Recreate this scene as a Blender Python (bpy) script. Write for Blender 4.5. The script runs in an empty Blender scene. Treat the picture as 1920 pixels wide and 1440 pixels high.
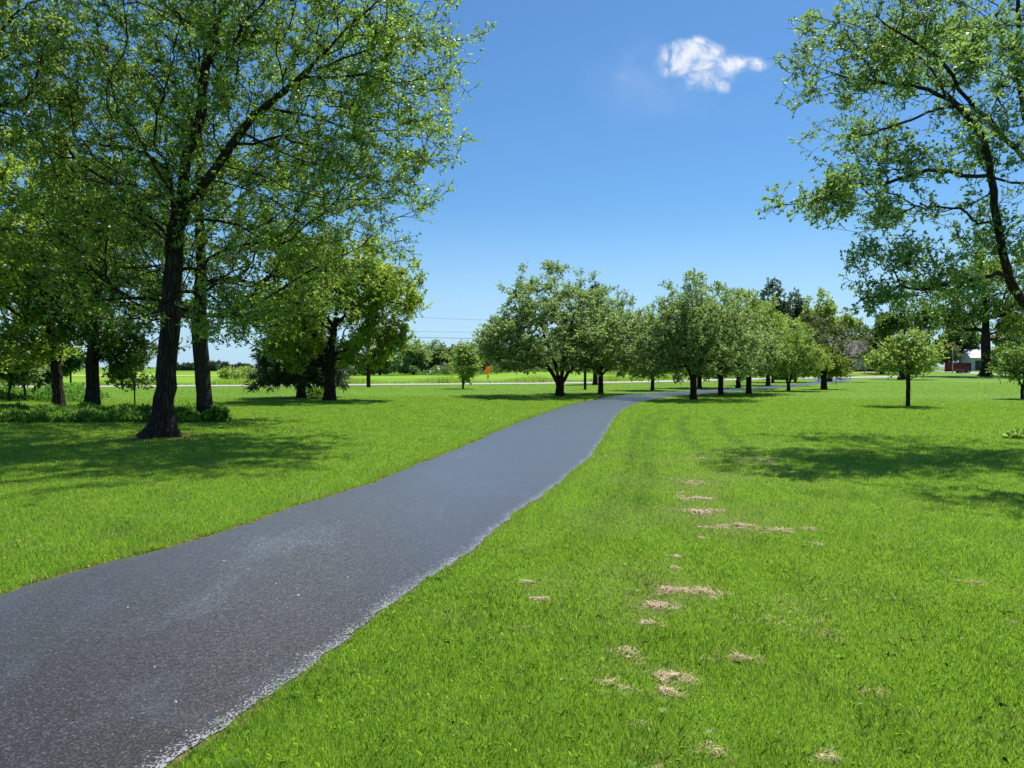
import bpy, math, random
import numpy as np
from mathutils import Vector

random.seed(7)
RNG = np.random.default_rng(11)
scene = bpy.context.scene
COL = scene.collection
R = math.radians

# ------------------------------------------------------------------ camera
F = 1442.0            # focal length in pixels of the 1920 px wide photograph
HY = 688.0            # row of the eye-level horizon
CH = 1.6              # eye height
PITCH = math.atan((720.0 - HY) / F)
cam_d = bpy.data.cameras.new("camera"); cam = bpy.data.objects.new("camera", cam_d)
COL.objects.link(cam); scene.camera = cam
cam_d.sensor_width = 36; cam_d.lens = 36 * F / 1920
cam_d.clip_start = 0.1; cam_d.clip_end = 9000
cam.location = (0, 0, CH); cam.rotation_euler = (math.pi / 2 - PITCH, 0, 0)

# ------------------------------------------------------------------ sky, sun, exposure
SUNV = Vector((0.30, 0.42, 1.0)).normalized()
SUN_EL = math.asin(SUNV.z); SUN_AZ = math.atan2(SUNV.x, SUNV.y)
world = bpy.data.worlds.new("World"); scene.world = world; world.use_nodes = True
wn = world.node_tree.nodes; wl = world.node_tree.links; wn.clear()

def node(nt, typ, **kw):
    n = nt.nodes.new(typ)
    for k, v in kw.items():
        if k == 'inp':
            for a, b in v.items(): n.inputs[a].default_value = b
        else: setattr(n, k, v)
    return n

class NT:
    """small helper to wire math quickly"""
    def __init__(s, nt): s.nt = nt
    def n(s, typ, **kw): return node(s.nt, typ, **kw)
    def l(s, a, b): s.nt.links.new(a, b)
    def put(s, v, sock):
        if isinstance(v, bpy.types.NodeSocket): s.l(v, sock)
        elif v is not None: sock.default_value = v
    def m(s, op, a, b=None, c=None, clamp=False):
        n = s.nt.nodes.new('ShaderNodeMath'); n.operation = op; n.use_clamp = clamp
        s.put(a, n.inputs[0]); s.put(b, n.inputs[1]); s.put(c, n.inputs[2]); return n.outputs[0]
    def noise(s, vec, scale, detail=3, rough=.5, dist=0):
        n = s.n('ShaderNodeTexNoise'); s.put(vec, n.inputs['Vector'])
        n.inputs['Scale'].default_value = scale; n.inputs['Detail'].default_value = detail
        n.inputs['Roughness'].default_value = rough; n.inputs['Distortion'].default_value = dist
        return n.outputs['Fac']
    def sm(s, v, a, b, lo=0.0, hi=1.0):
        n = s.n('ShaderNodeMapRange'); n.interpolation_type = 'SMOOTHSTEP'
        s.put(v, n.inputs[0]); n.inputs[1].default_value = a; n.inputs[2].default_value = b
        n.inputs[3].default_value = lo; n.inputs[4].default_value = hi; return n.outputs[0]
    def mix(s, fac, a, b, mode='MIX'):
        n = s.n('ShaderNodeMix'); n.data_type = 'RGBA'; n.blend_type = mode
        s.put(fac, n.inputs[0])
        for v, k in ((a, 6), (b, 7)):
            if isinstance(v, tuple) and len(v) == 3: v = (*v, 1)
            s.put(v, n.inputs[k])
        return n.outputs[2]

W = NT(world.node_tree)
sky = W.n('ShaderNodeTexSky', sky_type='NISHITA', sun_disc=False, sun_elevation=SUN_EL,
          sun_rotation=SUN_AZ, altitude=0, air_density=1.0, dust_density=0.35, ozone_density=3.0)
tc = W.n('ShaderNodeTexCoord'); sep = W.n('ShaderNodeSeparateXYZ'); W.l(tc.outputs['Generated'], sep.inputs[0])
yy = W.m('MAXIMUM', sep.outputs[1], 0.02)
u = W.m('DIVIDE', sep.outputs[0], yy); v = W.m('DIVIDE', sep.outputs[2], yy)
cmb = W.n('ShaderNodeCombineXYZ'); W.l(u, cmb.inputs[0]); W.l(v, cmb.inputs[1])
warp = W.n('ShaderNodeTexNoise'); W.l(cmb.outputs[0], warp.inputs['Vector']); warp.inputs['Scale'].default_value = 22
warp.inputs['Detail'].default_value = 5
wv = W.n('ShaderNodeVectorMath', operation='MULTIPLY_ADD'); W.l(warp.outputs['Color'], wv.inputs[0])
wv.inputs[1].default_value = (.030, .024, 0); wv.inputs[2].default_value = (-.015, -.012, 0)
wa = W.n('ShaderNodeVectorMath', operation='ADD'); W.l(wv.outputs[0], wa.inputs[0]); W.l(cmb.outputs[0], wa.inputs[1])
s2 = W.n('ShaderNodeSeparateXYZ'); W.l(wa.outputs[0], s2.inputs[0])
tot = None
for (px, py, rx, ry, st) in [(1268, 108, 46, 30, 1.0), (1315, 102, 48, 25, 1.0), (1300, 86, 22, 16, .7), (1262, 130, 40, 22, .6),
                             (1380, 122, 44, 24, .85), (1418, 125, 24, 16, .7), (1322, 166, 46, 16, .5), (1352, 172, 20, 14, .45),
                             (1340, 138, 64, 30, .5), (1325, 128, 120, 55, .2), (1300, 145, 50, 22, .4), (1240, 125, 26, 22, .4), (1156, 156, 26, 18, .22)]:
    du = W.m('DIVIDE', W.m('SUBTRACT', s2.outputs[0], (px - 960) / F), rx / F)
    dv = W.m('DIVIDE', W.m('SUBTRACT', s2.outputs[1], (HY - py) / F), ry / F)
    q = W.m('SUBTRACT', 1.0, W.m('ADD', W.m('MULTIPLY', du, du), W.m('MULTIPLY', dv, dv)), clamp=True)
    q = W.m('MULTIPLY', q, st)
    tot = q if tot is None else W.m('ADD', tot, q)
fine = W.noise(cmb.outputs[0], 42, 9, .6, .6)
dens = W.m('MULTIPLY', tot, W.m('MULTIPLY_ADD', fine, 4.0, -.95))
dens = W.sm(dens, -0.02, 1.85, 0, 1.0)
cloudcol = W.mix(W.sm(fine, .3, .7), (6.6, 7.4, 9.0), (8.6, 9.2, 10.2))
hz = W.sm(sep.outputs[2], .0, .22, .62, 0.0)                      # paler towards the horizon
skyc = W.mix(1.0, sky.outputs[0], (.63, 1.0, 1.26), 'MULTIPLY')
skyc = W.mix(hz, skyc, (5.8, 8.1, 10.9))
wq = None
for (px, py, rx, ry) in [(1200, 150, 150, 95), (1330, 150, 190, 100)]:
    du = W.m('DIVIDE', W.m('SUBTRACT', s2.outputs[0], (px - 960) / F), rx / F); dv = W.m('DIVIDE', W.m('SUBTRACT', s2.outputs[1], (HY - py) / F), ry / F)
    q = W.m('SUBTRACT', 1.0, W.m('ADD', W.m('MULTIPLY', du, du), W.m('MULTIPLY', dv, dv)), clamp=True)
    wq = q if wq is None else W.m('ADD', wq, q)
veil = W.m('MULTIPLY', wq, W.sm(W.noise(wa.outputs[0], 9, 6, .6, .5), .38, .75, 0, .09))
skyc = W.mix(veil, skyc, (7.4, 8.6, 10.4))
skyc = W.mix(dens, skyc, cloudcol)
bg = W.n('ShaderNodeBackground'); bg.inputs[1].default_value = 0.062
W.l(skyc, bg.inputs[0]); wo = W.n('ShaderNodeOutputWorld'); W.l(bg.outputs[0], wo.inputs[0])

sun_d = bpy.data.lights.new("sun", 'SUN'); sun_d.energy = 4.4; sun_d.angle = R(.53); sun_d.color = (1, .955, .88)
sun = bpy.data.objects.new("sun", sun_d); COL.objects.link(sun)
sun.rotation_euler = (-SUNV).to_track_quat('-Z', 'Y').to_euler()
vs = scene.view_settings
vs.view_transform = 'Standard'; vs.look = 'None'; vs.gamma = 1; vs.exposure = 0.7; vs.use_curve_mapping = False
scene.cycles.max_bounces = 7; scene.cycles.transmission_bounces = 5; scene.cycles.diffuse_bounces = 4
scene.cycles.glossy_bounces = 2; scene.cycles.sample_clamp_indirect = 4
scene.render.film_transparent = False

# ------------------------------------------------------------------ pixel <-> place
def sstep(a, b, x):
    t = np.clip((np.asarray(x, float) - a) / (b - a), 0, 1); return t * t * (3 - 2 * t)
def gz(x, y):
    """ground height: flat lawn, a gentle rise beyond the road on the right"""
    x = np.asarray(x, float); y = np.asarray(y, float)
    az = x / np.maximum(y, 1.0)
    return sstep(85, 170, y) * sstep(-.22, .02, az) * 1.0
def ray(px, py):
    a = (px - 960) / F; b = (720 - py) / F
    c, s = math.cos(PITCH), math.sin(PITCH)
    return a, c + b * s, -s + b * c           # x, y(forward), z
def at(px, py, d):
    """point seen at px,py at forward distance d"""
    x, y, z = ray(px, py); k = d / y
    return np.array([x * k, d, CH + z * k])
def ground(px, py):
    x, y, z = ray(px, py)
    lo, hi = 1.0, 600.0
    k = 1.0; prev = 1.0
    while k < 900:
        if CH + z * k <= gz(x * k, y * k): break
        prev = k; k *= 1.02
    a, b = prev, k
    for _ in range(40):
        m = (a + b) / 2
        if CH + z * m <= gz(x * m, y * m): b = m
        else: a = m
    return np.array([x * b, y * b, float(gz(x * b, y * b))])
def nrm(a): return a / np.maximum(np.linalg.norm(a, axis=-1, keepdims=True), 1e-9)

# ------------------------------------------------------------------ object helpers
def link(o, parent=None):
    COL.objects.link(o)
    if parent is not None: o.parent = parent
    return o
def tag(o, label=None, cat=None, group=None, kind=None):
    if label: o['label'] = label
    if cat: o['category'] = cat
    if group: o['group'] = group
    if kind: o['kind'] = kind
    return o
def empty(name, loc, label, cat, group=None, rz=0):
    o = bpy.data.objects.new(name, None); o.empty_display_size = .3
    o.location = tuple(float(c) for c in loc); o.rotation_euler.z = rz
    link(o); return tag(o, label, cat, group)
def npmesh(name, V, Fq, mat, smooth=False, attrs=None):
    """V (n,3); Fq (m,k) index array or list of them"""
    if isinstance(Fq, np.ndarray): Fq = [Fq]
    Fq = [f for f in Fq if len(f)]
    me = bpy.data.meshes.new(name)
    me.vertices.add(len(V)); me.vertices.foreach_set('co', np.ascontiguousarray(V, np.float32).ravel())
    loops = np.concatenate([f.ravel() for f in Fq]).astype(np.int32)
    sizes = np.concatenate([np.full(len(f), f.shape[1]) for f in Fq]).astype(np.int32)
    me.loops.add(len(loops)); me.loops.foreach_set('vertex_index', loops)
    me.polygons.add(len(sizes))
    st = np.zeros(len(sizes), np.int32); st[1:] = np.cumsum(sizes)[:-1]
    me.polygons.foreach_set('loop_start', st)
    if smooth: me.polygons.foreach_set('use_smooth', np.ones(len(sizes), bool))
    me.update(calc_edges=True)
    for k, a in (attrs or {}).items():
        at_ = me.attributes.new(k, 'FLOAT', 'POINT'); at_.data.foreach_set('value', np.ascontiguousarray(a, np.float32))
    me.materials.append(mat)
    return me
def nobj(name, V, Fq, mat, parent=None, smooth=False, attrs=None):
    return link(bpy.data.objects.new(name, npmesh(name, V, Fq, mat, smooth, attrs)), parent)

class MB:
    """plain collector of boxes, prisms and tubes for one mesh"""
    def __init__(s): s.v = []; s.f = []
    def box(s, x0, x1, y0, y1, z0, z1):
        b = len(s.v)
        s.v += [(x, y, z) for z in (z0, z1) for x, y in ((x0, y0), (x1, y0), (x1, y1), (x0, y1))]
        s.f += [tuple(b + i for i in q) for q in ((3, 2, 1, 0), (4, 5, 6, 7), (0, 1, 5, 4), (1, 2, 6, 5), (2, 3, 7, 6), (3, 0, 4, 7))]
        return s
    def prism(s, prof, a, b, axis='x'):
        """closed profile (list of 2-d points in the other two axes) swept along an axis"""
        n = len(prof); k = len(s.v)
        for t in (a, b):
            for p, q in prof:
                s.v.append((t, p, q) if axis == 'x' else (p, t, q) if axis == 'y' else (p, q, t))
        s.f += [tuple(k + i for i in range(n))[::-1], tuple(k + n + i for i in range(n))]
        s.f += [(k + i, k + (i + 1) % n, k + n + (i + 1) % n, k + n + i) for i in range(n)]
        return s
    def tube(s, p0, p1, r0, r1=None, n=10):
        r1 = r0 if r1 is None else r1
        p0 = np.array(p0, float); p1 = np.array(p1, float); d = nrm(p1 - p0)
        a = nrm(np.cross(d, (0.31, .2, .93) if abs(d[2]) < .9 else (1, 0, 0))); b = np.cross(d, a); k = len(s.v)
        for p, r in ((p0, r0), (p1, r1)):
            for i in range(n):
                t = 2 * math.pi * i / n; s.v.append(tuple(p + r * (math.cos(t) * a + math.sin(t) * b)))
        s.f += [tuple(k + i for i in range(n))[::-1], tuple(k + n + i for i in range(n))]
        s.f += [(k + i, k + (i + 1) % n, k + n + (i + 1) % n, k + n + i) for i in range(n)]
        return s
    def build(s, name, mat, parent=None, smooth=False):
        me = bpy.data.meshes.new(name); me.from_pydata([tuple(map(float, p)) for p in s.v], [], s.f); me.update()
        me.materials.append(mat)
        if smooth:
            for p in me.polygons: p.use_smooth = True
        return link(bpy.data.objects.new(name, me), parent)

# ------------------------------------------------------------------ materials
def new_mat(name):
    m = bpy.data.materials.new(name); m.use_nodes = True; m.node_tree.nodes.clear(); return m, NT(m.node_tree)
def finish(N, bsdf):
    o = N.n('ShaderNodeOutputMaterial'); N.l(bsdf, o.inputs[0])
def princ(N, col, rough=.8, spec=.3, normal=None, metal=0):
    p = N.n('ShaderNodeBsdfPrincipled')
    if isinstance(col, tuple): col = (*col[:3], 1)
    N.put(col, p.inputs['Base Color']); N.put(rough, p.inputs['Roughness'])
    p.inputs['Specular IOR Level'].default_value = spec; p.inputs['Metallic'].default_value = metal
    if normal is not None: N.l(normal, p.inputs['Normal'])
    return p.outputs[0]
def bump(N, h, strength=.5, dist=.02):
    b = N.n('ShaderNodeBump'); b.inputs['Strength'].default_value = strength; b.inputs['Distance'].default_value = dist
    N.l(h, b.inputs['Height']); return b.outputs[0]
def attr(N, name):
    a = N.n('ShaderNodeAttribute', attribute_name=name); return a.outputs['Fac']
def coords(N, kind='Object'):
    return N.n('ShaderNodeTexCoord').outputs[kind]
def geo_pos(N): return N.n('ShaderNodeNewGeometry').outputs['Position']

def leaf_mat(name, c0, c1, trans, tfac=.45, rough=.42, spec=.45, c2=None):
    m, N = new_mat(name)
    r = attr(N, 'rnd')
    big = N.noise(coords(N), .9, 2)
    col = N.mix(r, c0, c1)
    if c2: col = N.mix(N.sm(big, .42, .68, 0, .8), col, c2)
    tcol = N.mix(r, trans, tuple(min(1, a * 1.25) for a in trans))
    if c2: tcol = N.mix(N.sm(big, .42, .68, 0, .6), tcol, tuple(min(1, a * 1.35) for a in c2))
    t = N.n('ShaderNodeBsdfTranslucent'); N.l(tcol, t.inputs[0])
    mx = N.n('ShaderNodeMixShader'); mx.inputs[0].default_value = tfac
    N.l(princ(N, col, rough, spec), mx.inputs[1]); N.l(t.outputs[0], mx.inputs[2]); finish(N, mx.outputs[0]); return m
def simple_mat(name, col, rough=.7, spec=.3, var=.15, scale=3, metal=0, stretch=None):
    m, N = new_mat(name)
    vec = coords(N)
    if stretch:
        mp = N.n('ShaderNodeMapping'); N.l(vec, mp.inputs[0]); mp.inputs['Scale'].default_value = stretch; vec = mp.outputs[0]
    f = N.noise(vec, scale, 5, .6)
    dark = tuple(c * (1 - var) for c in col); lite = tuple(min(1, c * (1 + var)) for c in col)
    finish(N, princ(N, N.mix(N.sm(f, .3, .7), dark, lite), rough, spec, bump(N, f, .25, .01), metal)); return m

M = {}
# bark: vertical ridges
def bark_mat(name, c0, c1, sc=9):
    m, N = new_mat(name)
    mp = N.n('ShaderNodeMapping'); N.l(coords(N), mp.inputs[0]); mp.inputs['Scale'].default_value = (1, 1, .16)
    vo = N.n('ShaderNodeTexVoronoi', feature='DISTANCE_TO_EDGE'); vo.inputs['Scale'].default_value = sc * 1.6
    ds = N.n('ShaderNodeTexNoise'); ds.inputs['Scale'].default_value = sc * .8; N.l(mp.outputs[0], ds.inputs['Vector'])
    ad = N.n('ShaderNodeVectorMath', operation='MULTIPLY_ADD'); N.l(ds.outputs['Color'], ad.inputs[0]); ad.inputs[1].default_value = (.12, .12, .12)
    N.l(mp.outputs[0], ad.inputs[2]); N.l(ad.outputs[0], vo.inputs['Vector'])
    ridge = N.sm(vo.outputs['Distance'], 0, .35)
    fi = N.noise(mp.outputs[0], sc * 5, 5, .65)
    h = N.m('MULTIPLY_ADD', fi, .35, ridge)
    col = N.mix(N.m('MULTIPLY', ridge, fi), c0, c1)
    moss = N.sm(N.noise(coords(N), 1.2, 4), .55, .75, 0, .45)
    col = N.mix(moss, col, tuple(c * 1.5 for c in c0[:2]) + (c0[2],))
    finish(N, princ(N, col, .92, .15, bump(N, h, 1.0, .03))); return m
M['bark'] = bark_mat('bark_dark', (.022, .017, .013), (.125, .10, .08))
M['bark_grey'] = bark_mat('bark_grey', (.03, .028, .024), (.13, .115, .095), 14)
M['leaf_oak'] = leaf_mat('leaf_spring_oak', (.075, .145, .026), (.17, .265, .045), (.38, .60, .07), .47, c2=(.24, .31, .045))
M['leaf_dark'] = leaf_mat('leaf_mid_green', (.035, .088, .018), (.080, .16, .028), (.19, .36, .035), .36, c2=(.12, .20, .028))
M['leaf_maple'] = leaf_mat('leaf_yellow_green', (.11, .19, .022), (.20, .30, .035), (.46, .62, .05), .48, c2=(.27, .33, .035))
M['leaf_apple'] = leaf_mat('leaf_grey_green', (.13, .20, .075), (.25, .35, .14), (.42, .58, .16), .42, .5, .4, c2=(.25, .34, .09))
M['leaf_apple2'] = leaf_mat('leaf_apple_bright', (.14, .22, .055), (.25, .36, .09), (.45, .62, .10), .44, .45, .45, c2=(.29, .37, .065))
M['leaf_right'] = leaf_mat('leaf_pale_oak', (.075, .150, .042), (.18, .28, .085), (.34, .54, .09), .43, .5, .35, c2=(.18, .27, .06))
M['leaf_far'] = leaf_mat('leaf_far', (.075, .13, .045), (.13, .21, .065), (.2, .32, .07), .34, c2=(.13, .18, .05))
M['leaf_hedge'] = leaf_mat('leaf_hedge', (.095, .155, .05), (.16, .25, .075), (.27, .40, .09), .38, c2=(.17, .23, .06))
M['leaf_oakfar'] = leaf_mat('leaf_oak_far', (.06, .125, .025), (.13, .22, .04), (.30, .48, .05), .40, c2=(.19, .25, .035))
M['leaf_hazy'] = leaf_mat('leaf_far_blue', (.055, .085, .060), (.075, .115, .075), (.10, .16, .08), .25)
M['leaf_rust'] = leaf_mat('leaf_olive_brown', (.10, .105, .045), (.16, .18, .06), (.26, .30, .08), .35)
M['leaf_lime'] = leaf_mat('leaf_lime', (.11, .17, .02), (.19, .26, .03), (.32, .42, .03), .45)
M['needle'] = leaf_mat('needle_blue_green', (.04, .075, .038), (.085, .14, .07), (.09, .16, .06), .25, .5, .3)
M['pine'] = leaf_mat('needle_dark_green', (.045, .080, .040), (.10, .15, .065), (.12, .20, .07), .3, .5, .3)
M['shrub'] = leaf_mat('leaf_ground_cover', (.05, .125, .018), (.12, .25, .035), (.22, .46, .045), .40, .5, .35)

def lawn_mat():
    m, N = new_mat('lawn')
    p = geo_pos(N)
    big = N.noise(p, .11, 4, .55); mid = N.noise(p, .9, 4, .6); fine = N.noise(p, 14, 5, .7); vf = N.noise(p, 70, 3, .7)
    col = N.mix(N.sm(big, .35, .65), (.092, .200, .010), (.125, .250, .014))
    col = N.mix(N.sm(mid, .35, .7, 0, .6), col, (.150, .262, .018))
    col = N.mix(N.sm(fine, .40, .75, 0, .6), col, (.080, .145, .010))
    col = N.mix(N.sm(vf, .45, .8, 0, .35), col, (.18, .30, .045))
    h = N.m('ADD', fine, N.m('MULTIPLY', vf, .8))
    finish(N, princ(N, col, .8, .12, bump(N, h, .7, .05))); return m
M['lawn'] = lawn_mat()
def blade_mat():
    m, N = new_mat('grass_blade')
    p = geo_pos(N); r = attr(N, 'rnd'); d = attr(N, 'dry')
    big = N.noise(p, .5, 4, .6); b2 = N.noise(p, .11, 4, .55)
    col = N.mix(r, (.078, .190, .011), (.34, .51, .058))
    col = N.mix(N.sm(big, .40, .68, 0, .55), col, (.23, .32, .045))
    oliv = N.sm(N.noise(p, 1.4, 5, .65), .50, .70, 0, .5); col = N.mix(oliv, col, (.21, .24, .07))
    pale = N.sm(N.noise(p, .62, 5, .7), .50, .74, 0, .45); col = N.mix(pale, col, (.27, .36, .06))
    deep = N.sm(N.noise(p, .33, 4, .6), .54, .72, 0, .5); col = N.mix(deep, col, (.07, .17, .02))
    trk = N.m('MULTIPLY', attr(N, 'track'), .42); col = N.mix(trk, col, (.055, .12, .03))
    tr = N.mix(r, (.27, .54, .018), (.46, .74, .05))
    tr = N.mix(N.sm(b2, .35, .65, 0, .5), tr, (.36, .58, .04))
    col = N.mix(d, col, (.46, .38, .22)); tr = N.mix(deep, tr, (.22, .42, .03)); tr = N.mix(trk, tr, (.13, .26, .04)); tr = N.mix(oliv, tr, (.42, .50, .12)); tr = N.mix(d, tr, (.50, .40, .20))
    t = N.n('ShaderNodeBsdfTranslucent'); N.l(tr, t.inputs[0])
    mx = N.n('ShaderNodeMixShader'); mx.inputs[0].default_value = .48
    N.l(princ(N, col, .42, .35), mx.inputs[1]); N.l(t.outputs[0], mx.inputs[2]); finish(N, mx.outputs[0]); return m
M['blade'] = blade_mat()
def asphalt_mat():
    m, N = new_mat('sealed_asphalt')
    p = geo_pos(N); ac = attr(N, 'across')
    sp = N.n('ShaderNodeTexVoronoi'); N.l(p, sp.inputs['Vector']); sp.inputs['Scale'].default_value = 120
    sp2 = N.n('ShaderNodeTexVoronoi'); N.l(p, sp2.inputs['Vector']); sp2.inputs['Scale'].default_value = 42
    seps = N.n('ShaderNodeSeparateColor'); N.l(sp.outputs['Color'], seps.inputs[0])
    sepb = N.n('ShaderNodeSeparateColor'); N.l(sp2.outputs['Color'], sepb.inputs[0])
    mp = N.n('ShaderNodeMapping'); N.l(p, mp.inputs[0]); mp.inputs['Scale'].default_value = (1.0, .45, 1); mp.inputs['Rotation'].default_value = (0, 0, .35)
    patch = N.noise(mp.outputs[0], 1.5, 6, .62, .4); patch2 = N.noise(mp.outputs[0], .5, 3, .5)
    base = N.mix(N.sm(patch2, .35, .65), (.0150, .0092, .0088), (.0200, .0150, .0150))
    pf = N.sm(patch, .50, .68)
    base = N.mix(pf, base, (.040, .044, .052))
    stone = N.sm(seps.outputs[0], .60, 1.0, 0, .42)
    base = N.mix(stone, base, (.145, .13, .135))
    base = N.mix(N.sm(seps.outputs[1], .978, .995, 0, .5), base, (.26, .25, .25))
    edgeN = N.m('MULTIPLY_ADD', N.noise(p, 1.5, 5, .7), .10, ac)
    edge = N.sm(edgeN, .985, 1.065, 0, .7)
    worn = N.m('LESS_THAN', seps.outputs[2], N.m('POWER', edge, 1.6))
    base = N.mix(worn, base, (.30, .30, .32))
    soil = N.m('MULTIPLY', N.sm(N.m('SUBTRACT', 1.05, edgeN), .93, 1.0), .5)
    base = N.mix(soil, base, (.05, .035, .022))
    h = N.m('ADD', N.m('MULTIPLY', seps.outputs[0], .6), N.m('MULTIPLY', sepb.outputs[0], .8))
    rough = N.m('MULTIPLY_ADD', pf, -.07, .40)
    sh = princ(N, base, rough, .62, bump(N, h, .5, .005)); pb = sh.node
    pb.inputs['Sheen Weight'].default_value = 1.0; pb.inputs['Sheen Roughness'].default_value = .27; pb.inputs['Sheen Tint'].default_value = (1, .93, .90, 1)   # gritty surface, sheen brightens it at grazing view angles
    finish(N, sh); return m
M['asphalt'] = asphalt_mat()
def field_mat():
    m, N = new_mat('crop_field')
    p = geo_pos(N)
    mp = N.n('ShaderNodeMapping'); N.l(p, mp.inputs[0]); mp.inputs['Scale'].default_value = (.35, 1, 1)
    a = N.noise(mp.outputs[0], .06, 4, .6); b = N.noise(mp.outputs[0], .8, 5, .7)
    col = N.mix(N.sm(a, .35, .65), (.130, .275, .014), (.200, .330, .020))
    col = N.mix(N.sm(b, .45, .75, 0, .6), col, (.095, .215, .014))
    finish(N, princ(N, col, .8, .1, bump(N, b, .8, .15))); return m
M['field'] = field_mat()
M['ripe'] = simple_mat('ripe_strip', (.42, .36, .10), .9, .1, .2, .5)
M['concrete'] = simple_mat('pale_road', (.36, .345, .32), .8, .3, .10, 1.2)
M['soil'] = simple_mat('soil_edge', (.13, .092, .05), .95, .1, .75, 14)  # soil brown, darkened to carry the shade of the grass lip too
M['mulch'] = simple_mat('bark_mulch', (.10, .055, .032), .95, .1, .5, 25)
M['straw'] = None
def straw_mat():
    m, N = new_mat('dry_grass')
    col = N.mix(attr(N, 'rnd'), (.40, .29, .17), (.74, .58, .41))
    finish(N, princ(N, col, .75, .2)); return m
M['straw'] = straw_mat()
def striped(name, col, dark, axis, freq, rough=.6, duty=.12):
    m, N = new_mat(name)
    s = N.n('ShaderNodeSeparateXYZ'); N.l(coords(N), s.inputs[0])
    f = N.m('FRACT', N.m('MULTIPLY', s.outputs[axis], freq))
    g = N.m('LESS_THAN', f, duty)
    n = N.noise(coords(N), 2.5, 4)
    c = N.mix(N.sm(n, .3, .7, 0, .35), col, tuple(k * .7 for k in col))
    finish(N, princ(N, N.mix(g, c, dark), rough, .3)); return m
M['siding'] = striped('pale_siding', (.50, .55, .60), (.25, .28, .31), 2, 6)
M['siding_w'] = striped('white_siding', (.66, .68, .70), (.36, .38, .40), 2, 6)
M['roof'] = striped('grey_shingle', (.13, .125, .135), (.07, .07, .075), 2, 6, .85)
M['roof_pale'] = striped('pale_metal_roof', (.27, .30, .33), (.16, .18, .2), 0, 3, .5)
M['red_board'] = striped('red_boards', (.13, .018, .024), (.05, .007, .01), 0, 6, .7)
def brick_mat():
    m, N = new_mat('brick'); b = N.n('ShaderNodeTexBrick'); N.l(coords(N), b.inputs['Vector'])
    mp = N.n('ShaderNodeMapping'); N.l(coords(N), mp.inputs[0]); mp.inputs['Rotation'].default_value = (math.pi / 2, 0, 0); N.l(mp.outputs[0], b.inputs['Vector'])
    b.inputs['Color1'].default_value = (.13, .05, .04, 1); b.inputs['Color2'].default_value = (.08, .035, .03, 1)
    b.inputs['Mortar'].default_value = (.2, .18, .16, 1); b.inputs['Scale'].default_value = 3
    finish(N, princ(N, b.outputs[0], .9, .1)); return m
M['brick'] = brick_mat()
M['glass'] = simple_mat('window_glass', (.03, .035, .04), .08, .6, .1)
M['trim'] = simple_mat('white_trim', (.7, .7, .68), .5, .4, .05)
M['pole'] = simple_mat('weathered_pole', (.030, .026, .022), .9, .1, .3, 6, stretch=(1, 1, .1))
M['steel'] = simple_mat('galvanised_steel', (.42, .43, .42), .45, .4, .1, 4, metal=.4)
M['wire'] = simple_mat('wire', (.06, .06, .07), .5, .3, .05)
def plastic(name, c):
    m, N = new_mat(name); t = N.n('ShaderNodeBsdfTranslucent'); t.inputs[0].default_value = (*c, 1)
    mx = N.n('ShaderNodeMixShader'); mx.inputs[0].default_value = .5; col = N.mix(N.noise(coords(N), 5, 3), c, tuple(k * .9 for k in c))
    N.l(princ(N, col, .4, .4), mx.inputs[1]); N.l(t.outputs[0], mx.inputs[2]); finish(N, mx.outputs[0]); return m
M['orange'] = plastic('orange_plastic', (.98, .42, .015))
M['yellow'] = plastic('yellow_plastic', (.98, .66, .03))
M['rubber'] = simple_mat('tyre_rubber', (.02, .02, .02), .8, .2, .1)
M['redpaint'] = simple_mat('red_paint', (.22, .02, .02), .35, .5, .1)
M['blackpaint'] = simple_mat('black_paint', (.02, .02, .022), .35, .5, .1)

# ------------------------------------------------------------------ ground, field, road, path
def axis_vals(lo, hi, near, step, grow=1.25):
    out = [0.0]; s = step
    while out[-1] < hi:
        if out[-1] >= near: s *= grow
        out.append(out[-1] + s)
    neg = [0.0]; s = step
    while neg[-1] > lo:
        if neg[-1] <= -near: s *= grow
        neg.append(neg[-1] - s)
    return np.array(neg[:0:-1] + out)
def grid_sheet(name, xs, ys, mat, dz=0.0, zf=None):
    X, Y = np.meshgrid(xs, ys)
    Z = gz(X, Y) + dz
    V = np.stack([X, Y, Z], -1).reshape(-1, 3); nx = len(xs); ny = len(ys)
    i = np.arange(nx - 1)[None, :] + nx * np.arange(ny - 1)[:, None]
    Fq = np.stack([i, i + 1, i + 1 + nx, i + nx], -1).reshape(-1, 4)
    o = nobj(name, V, Fq, mat, smooth=True); return tag(o, kind='structure')
grid_sheet('lawn_ground', axis_vals(-5000, 5000, 260, 4.0), axis_vals(-300, 7000, 260, 4.0), M['lawn'])

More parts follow.
